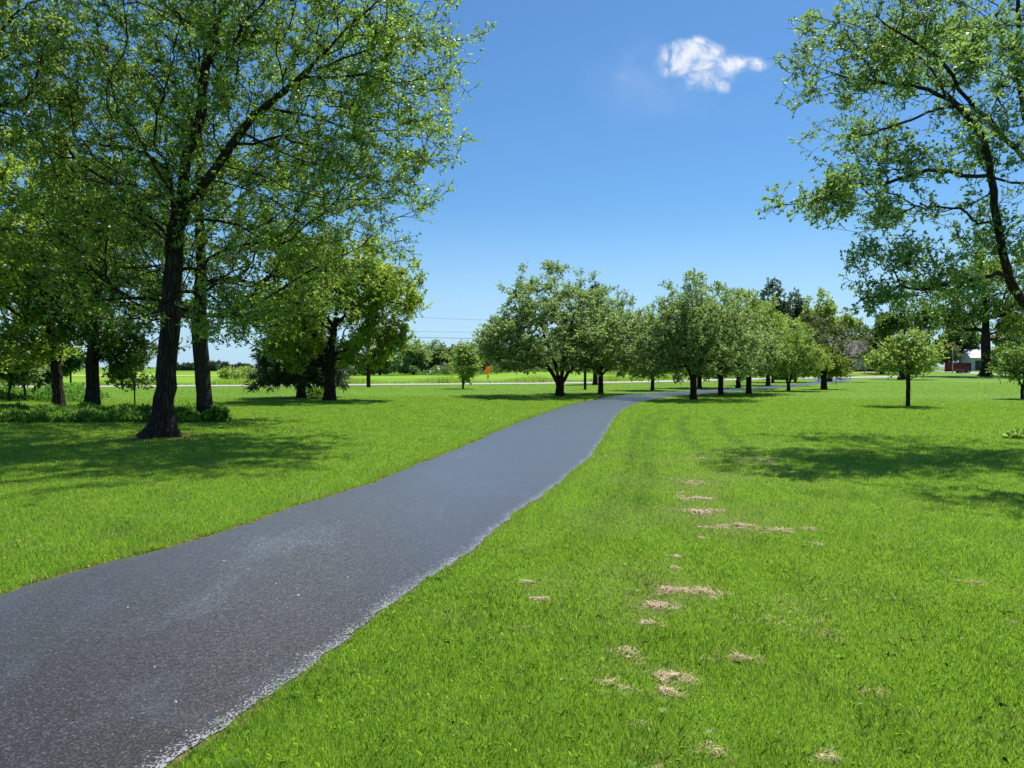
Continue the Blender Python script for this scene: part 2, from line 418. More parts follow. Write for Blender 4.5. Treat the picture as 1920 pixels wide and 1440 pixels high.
def strip(name, La, Lb, mat, dz, nacross=1, attrs=False, kind='structure', drop=None):
    """sheet between two world polylines with the same number of points"""
    n = len(La); t = np.linspace(0, 1, nacross + 1)
    V = La[:, None, :2] * (1 - t)[None, :, None] + Lb[:, None, :2] * t[None, :, None]
    Z = gz(V[..., 0], V[..., 1]) + dz
    if drop is not None: Z = Z + drop(t)[None, :]
    V = np.concatenate([V, Z[..., None]], -1).reshape(-1, 3)
    k = nacross + 1
    i = np.arange(nacross)[None, :] + k * np.arange(n - 1)[:, None]
    Fq = np.stack([i, i + 1, i + 1 + k, i + k], -1).reshape(-1, 4)
    a = {'across': np.tile(t, n)} if attrs else None
    return tag(nobj(name, V, Fq, mat, smooth=True, attrs=a), kind=kind)
def smooth_line(pts, step):
    """Catmull-Rom through points, resampled"""
    P = np.array(pts, float); P = np.vstack([2 * P[0] - P[1], P, 2 * P[-1] - P[-2]]); out = []
    for i in range(1, len(P) - 2):
        n = max(1, int(np.linalg.norm(P[i + 1] - P[i]) / step))
        for j in range(n):
            t = j / n; p0, p1, p2, p3 = P[i - 1:i + 3]
            out.append(.5 * ((2 * p1) + (-p0 + p2) * t + (2 * p0 - 5 * p1 + 4 * p2 - p3) * t * t + (-p0 + 3 * p1 - 3 * p2 + p3) * t ** 3))
    out.append(P[-2]); return np.array(out)
def resample(P, n):
    s = np.concatenate([[0], np.cumsum(np.linalg.norm(np.diff(P, axis=0), axis=1))]); q = np.linspace(0, s[-1], n)
    return np.stack([np.interp(q, s, P[:, k]) for k in range(P.shape[1])], -1)

L_px = [(0, 1118), (120, 1082), (250, 1045), (375, 1012), (480, 978), (560, 950), (640, 925), (720, 898), (800, 865), (870, 838),
        (940, 806), (1000, 783), (1060, 762), (1120, 749), (1180, 740), (1290, 733), (1380, 728.5), (1440, 724.5), (1490, 721), (1515, 717.5), (1531, 714.5), (1528, 712), (1500, 710)]
R_px = [(320, 1440), (385, 1390), (450, 1341), (510, 1298), (560, 1264), (610, 1230), (640, 1214), (655, 1196), (700, 1160), (750, 1124), (800, 1093), (840, 1066), (872, 1040), (900, 1020), (925, 995), (965, 966),
        (1010, 935), (1060, 896), (1105, 858), (1125, 830), (1140, 806), (1155, 782), (1175, 765), (1210, 753), (1260, 744), (1330, 738), (1385, 733.5), (1440, 729), (1490, 725.5),
        (1530, 721), (1570, 717.5), (1594, 713.5), (1600, 709.5)]
Lw = [ground(*p)[:2] for p in L_px]; Rw = [ground(*p)[:2] for p in R_px]
Lw = [np.array((-6.2, -3.0)), np.array((-5.0, 1.0)), np.array((-4.2, 3.4))] + Lw
Rw = [np.array((-3.3, -4.0)), np.array((-2.2, 0.0))] + Rw
# pair the two edges: each path is cut where the arc fractions match at three knots
def pair(A, B, n):
    SA = smooth_line(A, .15); SB = smooth_line(B, .15)
    return resample(SA, n), resample(SB, n)
PL1, PR1 = pair(Lw[:14], Rw[:23], 900)
PL2, PR2 = pair(Lw[13:], Rw[22:], 400)
PL = np.vstack([PL1, PL2[1:]]); PR = np.vstack([PR1, PR2[1:]])
def wob(P, amp, seed):
    r = np.random.default_rng(seed); n = len(P); s = np.concatenate([[0], np.cumsum(np.linalg.norm(np.diff(P, axis=0), axis=1))])
    f = sum(a * np.sin(s * w + r.uniform(0, 6)) for a, w in ((1, 1.9), (.8, 4.3), (.6, 9.1), (.5, 17.), (.35, 33.)))
    T = nrm(np.gradient(P, axis=0)); Nn = np.stack([-T[:, 1], T[:, 0]], -1)
    return P + Nn * (amp * f)[:, None]
PL = wob(PL, .014, 1); PR = wob(PR, .014, 2)
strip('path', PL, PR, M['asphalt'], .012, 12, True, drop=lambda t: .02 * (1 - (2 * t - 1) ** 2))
T = nrm(PR - PL)
strip('soil_verge', wob(PL - T * .10, .022, 5), wob(PR + T * .03, .01, 6), M['soil'], .005, 4)
sL = np.concatenate([[0], np.cumsum(np.linalg.norm(np.diff(PL, axis=0), axis=1))])
mg = .045 + .035 * np.sin(sL * 2.9) * np.sin(sL * 1.1 + 1) + .02 * np.sin(sL * 8.3)
PATH_POLY = np.vstack([(PL - T * np.clip(mg, 0, .11)[:, None])[::3], (PR + T * .012)[::-3]])
def inside(P, poly):
    x, y = P[:, 0], P[:, 1]; c = np.zeros(len(P), bool)
    for a, b in zip(poly, np.roll(poly, -1, axis=0)):
        if abs(a[1] - b[1]) < 1e-9: continue
        hit = ((a[1] > y) != (b[1] > y)) & (x < (b[0] - a[0]) * (y - a[1]) / (b[1] - a[1]) + a[0]); c ^= hit
    return c

# the pale road across the far side of the lawn
road_px = [(-700, 728), (-200, 726), (140, 725.2), (400, 723.6), (720, 721.3), (1000, 719), (1200, 716.2), (1350, 712.4), (1480, 709.6), (1560, 708.4), (1640, 707.2), (1700, 706.2)]
RW = smooth_line([ground(*p)[:2] for p in road_px], 3.0)
Tn = nrm(np.gradient(RW, axis=0)); Nn = np.stack([-Tn[:, 1], Tn[:, 0]], -1)
strip('road', RW - Nn * 2.6, RW + Nn * 2.6, M['concrete'], .03, 2)
ROADC = RW
d2 = smooth_line([ground(*p)[:2] for p in [(1700, 693.6), (1735, 694.4), (1790, 697.5), (1840, 701), (1880, 703.2), (1920, 705), (2100, 712), (2400, 722)]], 3.0)
Tn = nrm(np.gradient(d2, axis=0)); Nn2 = np.stack([-Tn[:, 1], Tn[:, 0]], -1)
strip('driveway', d2 - Nn2 * 2.0, d2 + Nn2 * 2.0, M['concrete'], .05, 2)
d3 = smooth_line([ground(*p)[:2] for p in [(1400, 704.2), (1488, 702.2), (1560, 700.6), (1633, 697.8), (1700, 696.0)]], 3.0)
Tn = nrm(np.gradient(d3, axis=0)); Nn3 = np.stack([-Tn[:, 1], Tn[:, 0]], -1)
strip('dry_grass_track', d3 - Nn3 * .9, d3 + Nn3 * .9, M['ripe'], .04, 2)
# the crop field beyond the road
far = []
for i, p in enumerate(RW + Nn * 3.6):
    if p[0] / p[1] > .40: break
    far.append(p)
far = np.array(far); fb = np.stack([far[:, 0] * np.interp(far[:, 0] / far[:, 1], [-1, -.25, -.1, .4], [4.0, 3.2, 2.0, 1.9]), far[:, 1] * np.interp(far[:, 0] / far[:, 1], [-1, -.25, -.1, .4], [4.0, 3.2, 2.0, 1.9])], -1)
strip('crop_field', far, fb, M['field'], .02, 30)
rp = [ground(*p)[:2] for p in [(60, 705.6), (300, 705.8), (420, 706.4)]]; rq = [ground(*p)[:2] for p in [(60, 703.4), (300, 703.6), (420, 705.0)]]
strip('ripe_field_strip', resample(np.array(rp), 20), resample(np.array(rq), 20), M['ripe'], .06, 4)

# ------------------------------------------------------------------ tree generator
def pnoise(P, seed, freq):
    r = np.random.default_rng(seed); out = 0
    for k in range(6):
        w = r.normal(size=3) * freq; out = out + np.sin(P @ w + r.uniform(0, 6.28))
    return out / 2.4

class Skeleton:
    def __init__(s, root, cap=90000):
        s.P = np.zeros((cap, 3)); s.par = np.full(cap, -1); s.pl = np.zeros(cap); s.n = 1
        s.P[0] = root; s.tips = []
    def add(s, p, par):
        i = s.n; s.P[i] = p; s.par[i] = par; s.pl[i] = s.pl[par] + np.linalg.norm(s.P[par] - p); s.n += 1; return i
    def limb(s, pts, start=None, seg=.3, jit=.02, rng=None):
        pts = np.array(pts, float)
        if start is None:
            start = int(np.argmin(np.linalg.norm(s.P[:s.n] - pts[0], axis=1)))
        pts = np.vstack([s.P[start], pts[1:] if np.linalg.norm(s.P[start] - pts[0]) < 1.2 else pts])
        q = smooth_line(pts, seg)
        i = start
        for p in q[1:]:
            i = s.add(p + rng.normal(size=3) * jit, i)
        return i
    def colonise(s, T, rng, seg=.3, alpha=.3, zmin=0., droop=0.0, jit=.03, lift=.0):
        nodes0 = s.P[:s.n]
        d0 = np.array([np.min(np.linalg.norm(nodes0 - t, axis=1)) for t in T])
        root = s.P[0]
        for k in np.argsort(d0):
            t = T[k]; P = s.P[:s.n]
            dv = t - P; d = np.linalg.norm(dv, axis=1)
            # branches run outward: dislike nodes that lie farther from the axis or higher than the target
            c = d + alpha * s.pl[:s.n] + 3.0 * (P[:, 2] < zmin) + .5 * np.maximum(0, P[:, 2] - t[2])
            i = int(np.argmin(c)); L = d[i]
            if L < .05: continue
            pa = s.par[i]
            dd = nrm(P[i] - s.P[pa]) if pa >= 0 else np.array([0, 0, 1.])
            st = dv[i] / L
            ctrl = P[i] + (dd * .45 + st * .55 + np.array([0, 0, lift])) * L * .5
            n = max(2, int(L / seg)); j = i
            for m in range(1, n + 1):
                u_ = m / n
                q = (1 - u_) ** 2 * s.P[i] + 2 * u_ * (1 - u_) * ctrl + u_ * u_ * t
                q = q + rng.normal(size=3) * jit * (1 if m < n else 0); q[2] -= droop * L * u_ * u_
                j = s.add(q, j)
            s.tips.append(j)
    def radii(s, r_root, r_tip):
        n = s.n; cnt = np.zeros(n); par = s.par[:n]
        haschild = np.zeros(n, bool); haschild[par[1:]] = True
        cnt[~haschild] = 1
        for i in range(n - 1, 0, -1): cnt[par[i]] += cnt[i]
        s.cnt = cnt
        e = math.log(r_root / r_tip) / max(math.log(cnt[0]), .1)
        return r_tip * cnt ** e

def tube_mesh(s, r, flare=.8, fh=.5, seed=0, base_z=0.):
    n = s.n; P = s.P[:n]; par = s.par[:n]
    main = np.full(n, -1); best = np.zeros(n)
    for i in range(n - 1, 0, -1):
        p = par[i]
        if r[i] >= best[p]: best[p] = r[i]; main[p] = i
    dirs = np.zeros((n, 3))
    inn = np.zeros((n, 3)); inn[1:] = nrm(P[1:] - P[par[1:]])
    out = inn.copy(); hm = main >= 0; out[hm] = nrm(P[main[hm]] - P[hm])
    inn[0] = out[0]; dirs = nrm(inn + out)
    i = np.arange(1, n); ismain = main[par[i]] == i
    rA = np.where(ismain, r[par[i]], np.minimum(r[i] * 1.25, r[par[i]])); rB = r[i]
    dA = np.where(ismain[:, None], dirs[par[i]], inn[i]); dB = dirs[i]
    pA = P[par[i]]; pB = P[i]
    Vs = []; Fs = []; off = 0
    rm = rB
    for lo, hi, sides in ((0.11, 9, 18), (.035, .11, 8), (.012, .035, 5), (0, .012, 3)):
        k = (rm >= lo) & (rm < hi)
        if not k.any(): continue
        def ring(p, d, rad):
            ref = np.where(np.abs(d[:, 2:3]) > .8, np.array([[1., .05, 0]]), np.array([[.1, .12, .98]]))
            a = nrm(np.cross(d, ref)); b = np.cross(d, a)
            th = np.arange(sides) * 2 * math.pi / sides
            rr = np.repeat(rad[:, None], sides, 1)
            if sides >= 18:
                h = np.maximum(p[:, 2:3] - base_z, 0)
                lob = np.sin(th * 4 + seed)[None] * .30 + np.sin(th * 7 + seed * 2)[None] * .18
                fl = np.exp(-h / fh)
                rr = rr * (1 + flare * fl ** 1.5 * (1 + lob) + .045 * np.sin(th * 5 + 1.3 * h + seed)[:] + .03 * np.sin(th * 9 - 2.1 * h))
            return p[:, None, :] + rr[..., None] * (np.cos(th)[None, :, None] * a[:, None, :] + np.sin(th)[None, :, None] * b[:, None, :])
        A = ring(pA[k], dA[k], rA[k]); B = ring(pB[k], dB[k], rB[k])
        m = k.sum(); V = np.concatenate([A, B], 1).reshape(-1, 3)
        base = off + np.arange(m)[:, None] * 2 * sides; j = np.arange(sides)[None]; j2 = (j + 1) % sides
        Fs.append(np.stack([base + j, base + j2, base + sides + j2, base + sides + j], -1).reshape(-1, 4))
        Vs.append(V); off += len(V)
    V = np.concatenate(Vs); Fq = np.concatenate(Fs)
    key = np.round(V, 4); key = np.ascontiguousarray(key).view([('', key.dtype)] * 3).ravel()
    _, idx, inv = np.unique(key, return_index=True, return_inverse=True)
    return V[idx], inv.ravel()[Fq]

def leaves(P, A, rng, size, ratio=.55, up=.8, var=.5, fold=.18):
    n = len(P); L = size * (1 + var * rng.uniform(-1, 1, n)); A = nrm(A)
    nn = rng.normal(size=(n, 3)) + np.array([0, 0, up]) ; S = nrm(np.cross(A, nn)); Nn = np.cross(S, A)
    L = L[:, None]; Wd = L * ratio * .5
    mid = P + A * L * .45 + Nn * L * fold * .5
    V = np.stack([P, mid + S * Wd, P + A * L - Nn * L * fold * .4, mid - S * Wd], 1)
    Fq = np.arange(4 * n).reshape(n, 4)
    return V.reshape(-1, 3), Fq, np.repeat(rng.uniform(0, 1, n), 4)

def foliage(s, rng, total, size, ratio=.55, up=.8, tw_len=.35, per_twig=7, k=2, twigs=True, hang=0., maxr=None):
    """twigs on the thin ends of the skeleton, leaves along the twigs"""
    n = s.n; thin = np.where(s.cnt[:n] <= k)[0]; thin = thin[thin > 0]
    ntw = max(1, int(total / per_twig)); src = rng.choice(thin, ntw)
    t = rng.uniform(0, 1, ntw)[:, None]; o = s.P[src] * (1 - t) + s.P[s.par[src]] * t
    d = nrm(s.P[src] - s.P[s.par[src]]) * .7 + rng.normal(size=(ntw, 3)) * .62; d[:, 2] += .12 - hang; d = nrm(d)
    Lt = tw_len * rng.uniform(.4, 1.25, ntw)[:, None]
    mid = o + d * Lt * .5 + rng.normal(size=(ntw, 3)) * .02
    e = o + d * Lt; e[:, 2] += Lt[:, 0] * .05 - hang * Lt[:, 0] * .3
    tv = tf = None
    if twigs:
        w = .0045 + size * .02
        sd = nrm(np.cross(d, np.array([[.3, .2, .9]]))) * w; up_ = nrm(np.cross(d, sd)) * w
        tv = np.stack([o - sd, o + sd * .5 + up_, o + sd * .5 - up_, e], 1).reshape(-1, 3)
        b = np.arange(ntw)[:, None] * 4
        tf = np.concatenate([b + np.array([[0, 1, 3]]), b + np.array([[1, 2, 3]]), b + np.array([[2, 0, 3]])])
    u_ = np.clip(rng.beta(2.8, 1.0, (ntw, per_twig)), 0, 1)[..., None]
    lp = (1 - u_) * o[:, None] + u_ * e[:, None]
    la = d[:, None] * .5 + rng.normal(size=(ntw, per_twig, 3)) * .75; la[..., 2] -= .12 + hang
    V, Fq, rn = leaves(lp.reshape(-1, 3), la.reshape(-1, 3), rng, size, ratio, up)
    return V, Fq, rn, tv, tf

def ellipsoid_targets(ells, n, rng, base, seed, shell=.42, gap=-.45, gfreq=.9, rough=.22, zs=1.0):
    """ells: (centre xyz, radii xyz, weight); radii wobble with direction so the outline is uneven"""
    w = np.array([e[2] for e in ells], float); w /= w.sum(); out = []
    for (c, rad, _), ww in zip(ells, w):
        m = int(n * ww * 2.2); dirn = nrm(rng.normal(size=(m, 3)))
        rr = rng.uniform(0, 1, m) ** shell
        wobn = 1 + rough * pnoise(dirn, seed + 5, 2.6) + rough * .5 * pnoise(dirn, seed + 9, 6)
        p = np.array(c) + dirn * np.array(rad) * (rr * np.clip(wobn, .45, 1.5))[:, None]
        g = pnoise(p * np.array([1, 1, zs]), seed, gfreq / max(.6, np.mean(rad) / 3))
        p = p[g > gap][:int(n * ww)]; out.append(p)
    return np.concatenate(out)

def build_tree(name, label, cat, base, ells, ntar, nleaf, lsize, bark, leafm, r0, rtip=.008, stems=None, seed=1, group=None,
               zmin=None, seg=.3, alpha=.3, ratio=.55, up=.8, tw=.35, per=7, shell=.42, gap=-.45, droop=0., flare=.7, fh=.4,
               limbs=None, trunk_top=None, shoots=0, boost=0., bl=2.2, rough=.22, hang=0., twigs=True, k=2, extra_t=None, keep=None, lift=0., gfreq=.9, jit=.03, zs=1.0):
    """base/ells/limbs in world coordinates; meshes are stored relative to the base"""
    rng = np.random.default_rng(seed); base = np.array(base, float)
    sk = Skeleton(np.array([0, 0, -.12]))
    E = [(np.array(c) - base, r_, w) for c, r_, w in ells]
    tc_ = sum(np.array(c) * w for c, _, w in E) / sum(w for _, _, w in E)
    if limbs:
        for l in limbs: sk.limb(np.array(l) - base, rng=rng, seg=seg, jit=jit * .5, start=0 if l is limbs[0] else None)
    else:
        top = trunk_top if trunk_top is not None else tc_[2] + E[0][1][2] * .45
        if stems:
            fork, sts = stems
            f = sk.limb([(0, 0, -.12), (rng.normal() * .02, rng.normal() * .02, fork * .5), (0, 0, fork)], start=0, seg=.12, jit=.004, rng=rng)
            for (dx, dy, dz) in sts:
                sk.limb([(0, 0, fork), (dx * .30, dy * .30, fork + dz * .38), (dx * .72, dy * .72, fork + dz * .74), (dx, dy, fork + dz)], start=f, seg=.22, jit=.02, rng=rng)
        else:
            xs = tc_[:2] * .8
            sk.limb([(0, 0, -.12), (xs[0] * .12, xs[1] * .12, top * .33), (xs[0] * .5, xs[1] * .5, top * .66), (xs[0], xs[1], top)], start=0, seg=seg, jit=.015, rng=rng)
    T_ = ellipsoid_targets(E, ntar, rng, base, seed, shell, gap, rough=rough, gfreq=gfreq, zs=zs)
    if shoots:
        c_, r_, _ = E[-1]; a_ = rng.uniform(0, 2 * math.pi, shoots); q_ = rng.uniform(0, .95, shoots)
        T_ = np.vstack([T_, np.stack([c_[0] + r_[0] * 1.25 * q_ * np.cos(a_), c_[1] + r_[1] * 1.25 * q_ * np.sin(a_), c_[2] + r_[2] * (np.sqrt(1 - q_ ** 2) * rng.uniform(1.0, 1.45, shoots))], -1)])
    if extra_t is not None: T_ = np.vstack([T_, np.array(extra_t) - base])
    T_ = T_[T_[:, 2] > .3]
    if keep is not None: T_ = T_[keep(T_ + base)]
    zm = zmin if zmin is not None else min(c[2] - r_[2] for c, r_, _ in E) * .8
    sk.colonise(T_, rng, seg, alpha, zm, droop, jit, lift)
    r = sk.radii(r0, rtip); r = r * (1 + boost * np.exp(-(sk.pl[:sk.n] / bl) ** 2))
    V, Fq, rn, tv, tf = foliage(sk, rng, nleaf, lsize, ratio, up, tw, per, k, twigs, hang)
    bv, bf = tube_mesh(sk, r, flare, fh, seed)
    Fl = [bf]
    if tv is not None: Fl.append(tf + len(bv)); bv = np.vstack([bv, tv])
    root = empty(name, base, label, cat, group)
    nobj('trunk', bv, Fl, bark, root, smooth=True)
    nobj('crown', V, Fq, leafm, root, attrs={'rnd': rn})
    return root

def E_px(D, boxes, dy=0., dr=1.0):
    """crown lobes from picture boxes (cx, cy, rx, ry[, depth shift, weight]) at distance D"""
    out = []
    for b in boxes:
        cx, cy, rx, ry = b[:4]; ds = b[4] if len(b) > 4 else dy; w = b[5] if len(b) > 5 else rx * ry
        c = at(cx, cy, D + ds); k = (D + ds) / F
        out.append((c, (rx * k, rx * k * dr, ry * k), w))
    return out
def px_tree(name, label, cat, bpx, boxes, ntar, nleaf, lsize, bark, leafm, r0, dr=1.0, **kw):
    b = ground(*bpx); return build_tree(name, label, cat, b, E_px(b[1], boxes, dr=dr), ntar, nleaf, lsize, M[bark], M[leafm], r0, **kw)

def limb_px(D, pts):
    """picture polyline; each point may carry its own depth offset"""
    return [at(p[0], p[1], D + (p[2] if len(p) > 2 else 0)) for p in pts]

# ================================================================== THE TREES
# ---- the tall tree left of the path
D = ground(300, 820)[1]
X0 = ground(300, 820)
limbs = [limb_px(D, p) for p in [
    [(303, 830), (307, 770), (312, 700), (318, 610), (324, 520), (331, 430), (340, 385), (350, 300, .3), (375, 225, .5), (382, 147, .6), (400, 60, .7), (425, 0, .8), (452, -110, 1.0), (470, -240, 1.1)],
    [(336, 420), (360, 376, -.1), (388, 336, -.25), (420, 292, -.4), (453, 246, -.6), (497, 200, -.8), (563, 146, -1.1), (626, 78, -1.4), (675, 30, -1.6), (734, -20, -1.8), (800, -110, -2.)],
    [(390, 110, .6), (411, 132, .4), (440, 88, .1), (478, 58, -.2), (465, 10, -.4), (500, -80, -.6)],
    [(450, 245, -.6), (480, 262, -.9), (514, 279, -1.2), (587, 308, -1.8), (650, 325, -2.3), (710, 338, -2.6), (775, 345, -2.8)],
    [(495, 198, -.8), (530, 208, -.6), (587, 220, -.2), (640, 235, .1), (685, 247, .3), (764, 245, .6), (832, 274, .8), (880, 262, .9)],
    [(553, 147, -1.1), (610, 145, -.9), (685, 142, -.8), (759, 157, -.6), (830, 120, -.4)],
    [(563, 142, -1.1), (640, 110, -1.8), (720, 85, -2.4), (800, 60, -3.0), (860, 90, -3.2)],
    [(327, 440), (322, 360, .2), (318, 323, .3), (296, 305, .4), (274, 289, .5), (210, 274, .8), (122, 264, 1.2), (40, 300, 1.6)],
    [(336, 420), (377, 411, .4), (440, 421, .9), (500, 455, 1.4), (560, 510, 1.8), (620, 560, 2.0)],
    [(390, 335, -.3), (430, 345, .3), (500, 370, .8), (560, 400, 1.2), (640, 425, 1.6), (740, 455, 1.9)],
    [(318, 560), (345, 545, -.5), (383, 550, -.9), (415, 569, -1.2), (460, 600, -1.6), (510, 640, -1.9)],
    [(320, 520), (300, 508, -.4), (271, 510, -.8), (220, 537, -1.4), (153, 572, -2.0), (80, 610, -2.5)],
    [(340, 385), (300, 330, -1.2), (240, 220, -2.4), (190, 130, -3.2), (150, 40, -3.8)],
    [(350, 300), (360, 220, 1.8), (330, 120, 3.0), (280, 20, 3.8), (240, -80, 4.4)],
    [(362, 372), (450, 330, 1.6), (560, 260, 2.8), (660, 200, 3.6), (740, 190, 4.0)],
    [(331, 430), (260, 400, -1.5), (180, 390, -2.6), (90, 370, -3.4), (0, 400, -4.)],
    [(382, 147), (300, 60, .4), (220, -20, .2), (130, -80, 0)],
    [(382, 147), (470, -10, 2.0), (560, -120, 2.8), (640, -200, 3.)],
]]
ells = E_px(D, [(440, 40, 330, 300, 0, 5.0), (700, 190, 210, 210, -.4, 1.75), (600, 330, 250, 150, .2, 2.0), (560, 480, 220, 110, .8, 1.4),
                (130, 190, 230, 230, 0, 3.0), (130, 450, 240, 150, -.4, 2.1), (705, 60, 185, 165, -1.0, 1.3), (450, -240, 360, 160, 0, 4.6),  # unseen top lobe thickened to deepen the shade cast on the lawn
                (330, 330, 200, 150, 0, 1.0), (430, 590, 150, 60, -.6, .5)])
def keep_left(P):
    """the open wedge under the crown right of the trunk, seen against the far field"""
    u_ = P[:, 0] / P[:, 1] * F + 960; v_ = HY - (P[:, 2] - CH) / P[:, 1] * F
    return ~((u_ > 385) & (u_ < 480) & (v_ > 630)) & (v_ < 690)
build_tree('shade_tree', 'tallest tree left of the path, its thick flared dark trunk standing in shade', 'tree',
           X0, ells, 3900, 200000, .065, M['bark'], M['leaf_oak'], .215, rtip=.0042, limbs=limbs, seed=3, zmin=2.6, seg=.28, alpha=.34,
           tw=.32, per=8, gap=-.28, gfreq=1.9, zs=2.3, flare=1.7, fh=.36, jit=.022, rough=.24, keep=keep_left, up=.5, shell=.5, droop=.04)

# ---- the slim trunk right behind it
b2 = ground(387, 787); D2 = b2[1]
limbs = [limb_px(D2, p) for p in [
    [(387, 793), (384, 740), (378, 690), (374, 620), (376, 540), (376, 450), (372, 350, .3), (374, 250, .5), (380, 130, .6), (385, 20, .7)],
    [(376, 655), (400, 640, -.3), (440, 632, -.8), (480, 652, -1.3), (530, 690, -1.8)],
    [(376, 540), (410, 520, .3), (470, 530, .8), (540, 560, 1.3), (590, 600, 1.6)],
    [(376, 450), (420, 400, -.5), (480, 350, -1.2), (560, 320, -2)],
    [(372, 400), (320, 350, .5), (260, 310, 1.2), (200, 300, 2)],
    [(376, 520), (340, 500, -.6), (280, 500, -1.4), (220, 530, -2.2)]]]
build_tree('shade_tree', 'slim grey-trunked tree in the ground cover bed just behind the flared trunk', 'tree',
           b2, E_px(D2, [(380, 330, 240, 200, 0, 3), (380, 120, 200, 180, 0, 2), (530, 500, 140, 110, .4, 1.6), (250, 500, 160, 110, 0, 1.2)]),
           1100, 60000, .085, M['bark_grey'], M['leaf_dark'], .22, rtip=.008, limbs=limbs, seed=8, zmin=2.8, seg=.32, keep=keep_left, flare=.5, fh=.3, tw=.32)

# ---- the two trunks behind the bed, and the tree whose branches come in from the left
px_tree('shade_tree', 'leftmost dark-trunked tree behind the ground cover bed, its low crown touching its twin', 'tree', (110, 764),
        [(60, 430, 175, 180, -2.5, 3), (10, 450, 130, 130, -5.5, 1.6), (-60, 560, 160, 120, 0, 1.5), (110, 600, 140, 80, 0, 1.3), (40, 660, 90, 40, 0, .7)], 1000, 68000, .11, 'bark', 'leaf_maple', .19,
        seed=12, zmin=1.7, rtip=.009, gap=-.35, shell=.38, flare=.6)
px_tree('shade_tree', 'dark-trunked tree with a forked low limb, behind the bed left of the flared trunk', 'tree', (172, 769),
        [(200, 420, 150, 170, 0, 3), (250, 580, 130, 90, 0, 1.4), (130, 560, 120, 90, -.5, 1.2), (236, 655, 62, 46, .6, .8)], 900, 60000, .108, 'bark', 'leaf_dark', .22,
        seed=13, zmin=1.6, rtip=.009, gap=-.35, shell=.38, flare=.7)
oD = 15.0
ob = np.array([at(-330, 700, oD)[0], oD, 0.])
build_tree('shade_tree', 'tree standing off the left edge whose sparse twigs hang into the top left corner', 'tree', ob,
           E_px(oD, [(-230, 100, 240, 260, 0, 3), (-20, 120, 130, 150, .4, 1.3), (-60, -40, 170, 120, 0, 1.0)]), 700, 24000, .085, M['bark'], M['leaf_apple2'], .30,
           seed=15, zmin=2.6, rtip=.006, tw=.3)

# ---- the lime-leaved tree on the lawn and the dark spruce beside it
px_tree('lawn_tree', 'stout dark-trunked yellow-green tree on the open lawn, right of the spruce', 'tree', (617, 751),
        [(650, 570, 140, 95, 0, 3.2), (560, 590, 110, 80, -.5, 1.6), (730, 560, 85, 62, 0, 1.2), (720, 630, 60, 38, 0, .7), (620, 500, 120, 50, 0, 1), (565, 655, 66, 36, -.6, .8), (668, 655, 70, 36, -.4, .8), (700, 640, 40, 28, 0, .4)], 1150, 66000, .125, 'bark', 'leaf_maple', .24,
        seed=21, zmin=1.15, rtip=.009, gap=-.4, flare=.5)
def spruce(label, bpx, tip_y, half, D_=None, ntw=2600, seed=1, skirt=.6, size=.30, r0=.2, group=None, lean=0):
    b = ground(*bpx) if D_ is None else np.array([*at(bpx[0], 700, D_)[:2], float(gz(at(bpx[0], 700, D_)[0], D_))])
    D_ = b[1]; H = CH + (HY - tip_y) / F * D_ - b[2]; Rr = half / F * D_
    rng = np.random.default_rng(seed); sk = Skeleton(np.array([0, 0, -.1]))
    sk.limb([(0, 0, -.1), (0, 0, H * .5), (lean, 0, H * .97)], start=0, seg=.25, jit=.01, rng=rng)
    T_ = []
    z = skirt
    while z < H * .97:
        f = 1 - (z - skirt) / (H - skirt); m = int(7 + 5 * f); ph = rng.uniform(0, 6)
        for i in range(m):
            a = ph + i * 2 * math.pi / m + rng.normal() * .15; rr = Rr * (f ** .75) * rng.uniform(.65, 1.1) + .08
            T_.append((rr * math.cos(a), rr * math.sin(a), z - rr * .12 + rng.normal() * .1))
            T_.append((rr * .6 * math.cos(a + .25), rr * .6 * math.sin(a + .25), z - rr * .05))
        z += H * .035 * rng.uniform(.8, 1.3) + .12
    sk.colonise(np.array(T_), rng, .25, .12, skirt * .8, .03, .015)
    r = sk.radii(r0, .01)
    V, Fq, rn, tv, tf = foliage(sk, rng, ntw * 9, size, .16, .3, .30, 9, 3, False, .25)
    bv, bf = tube_mesh(sk, r, .4, .3, seed)
    root = empty('conifer', b, label, 'conifer', group)
    nobj('trunk', bv, bf, M['bark'], root, smooth=True); nobj('crown', V, Fq, M['needle'], root, attrs={'rnd': rn}); return root
spruce('dark blue-green spruce with drooping low skirts, left of the yellow-green lawn tree', (565, 746), 560, 88, ntw=4200, seed=4, skirt=1.15, r0=.22)

# ---- saplings on the left
px_tree('sapling', 'thin leafy sapling rising out of the bed left of the flared trunk', 'sapling', (253, 766),
        [(245, 700, 42, 26, 0, 1), (262, 690, 25, 24, 0, .6)], 90, 1100, .12, 'bark', 'leaf_dark', .028, seed=31, zmin=.9, rtip=.004, flare=.1, trunk_top=2.0)
px_tree('young_tree', 'small round young tree on the far lawn, left of the orange marker', 'tree', (868, 729),
        [(868, 682, 31, 32, 0, 3), (868, 664, 18, 18, 0, .6)], 320, 9500, .12, 'bark', 'leaf_apple2', .075, seed=33, zmin=1.0, rtip=.008, flare=.2)

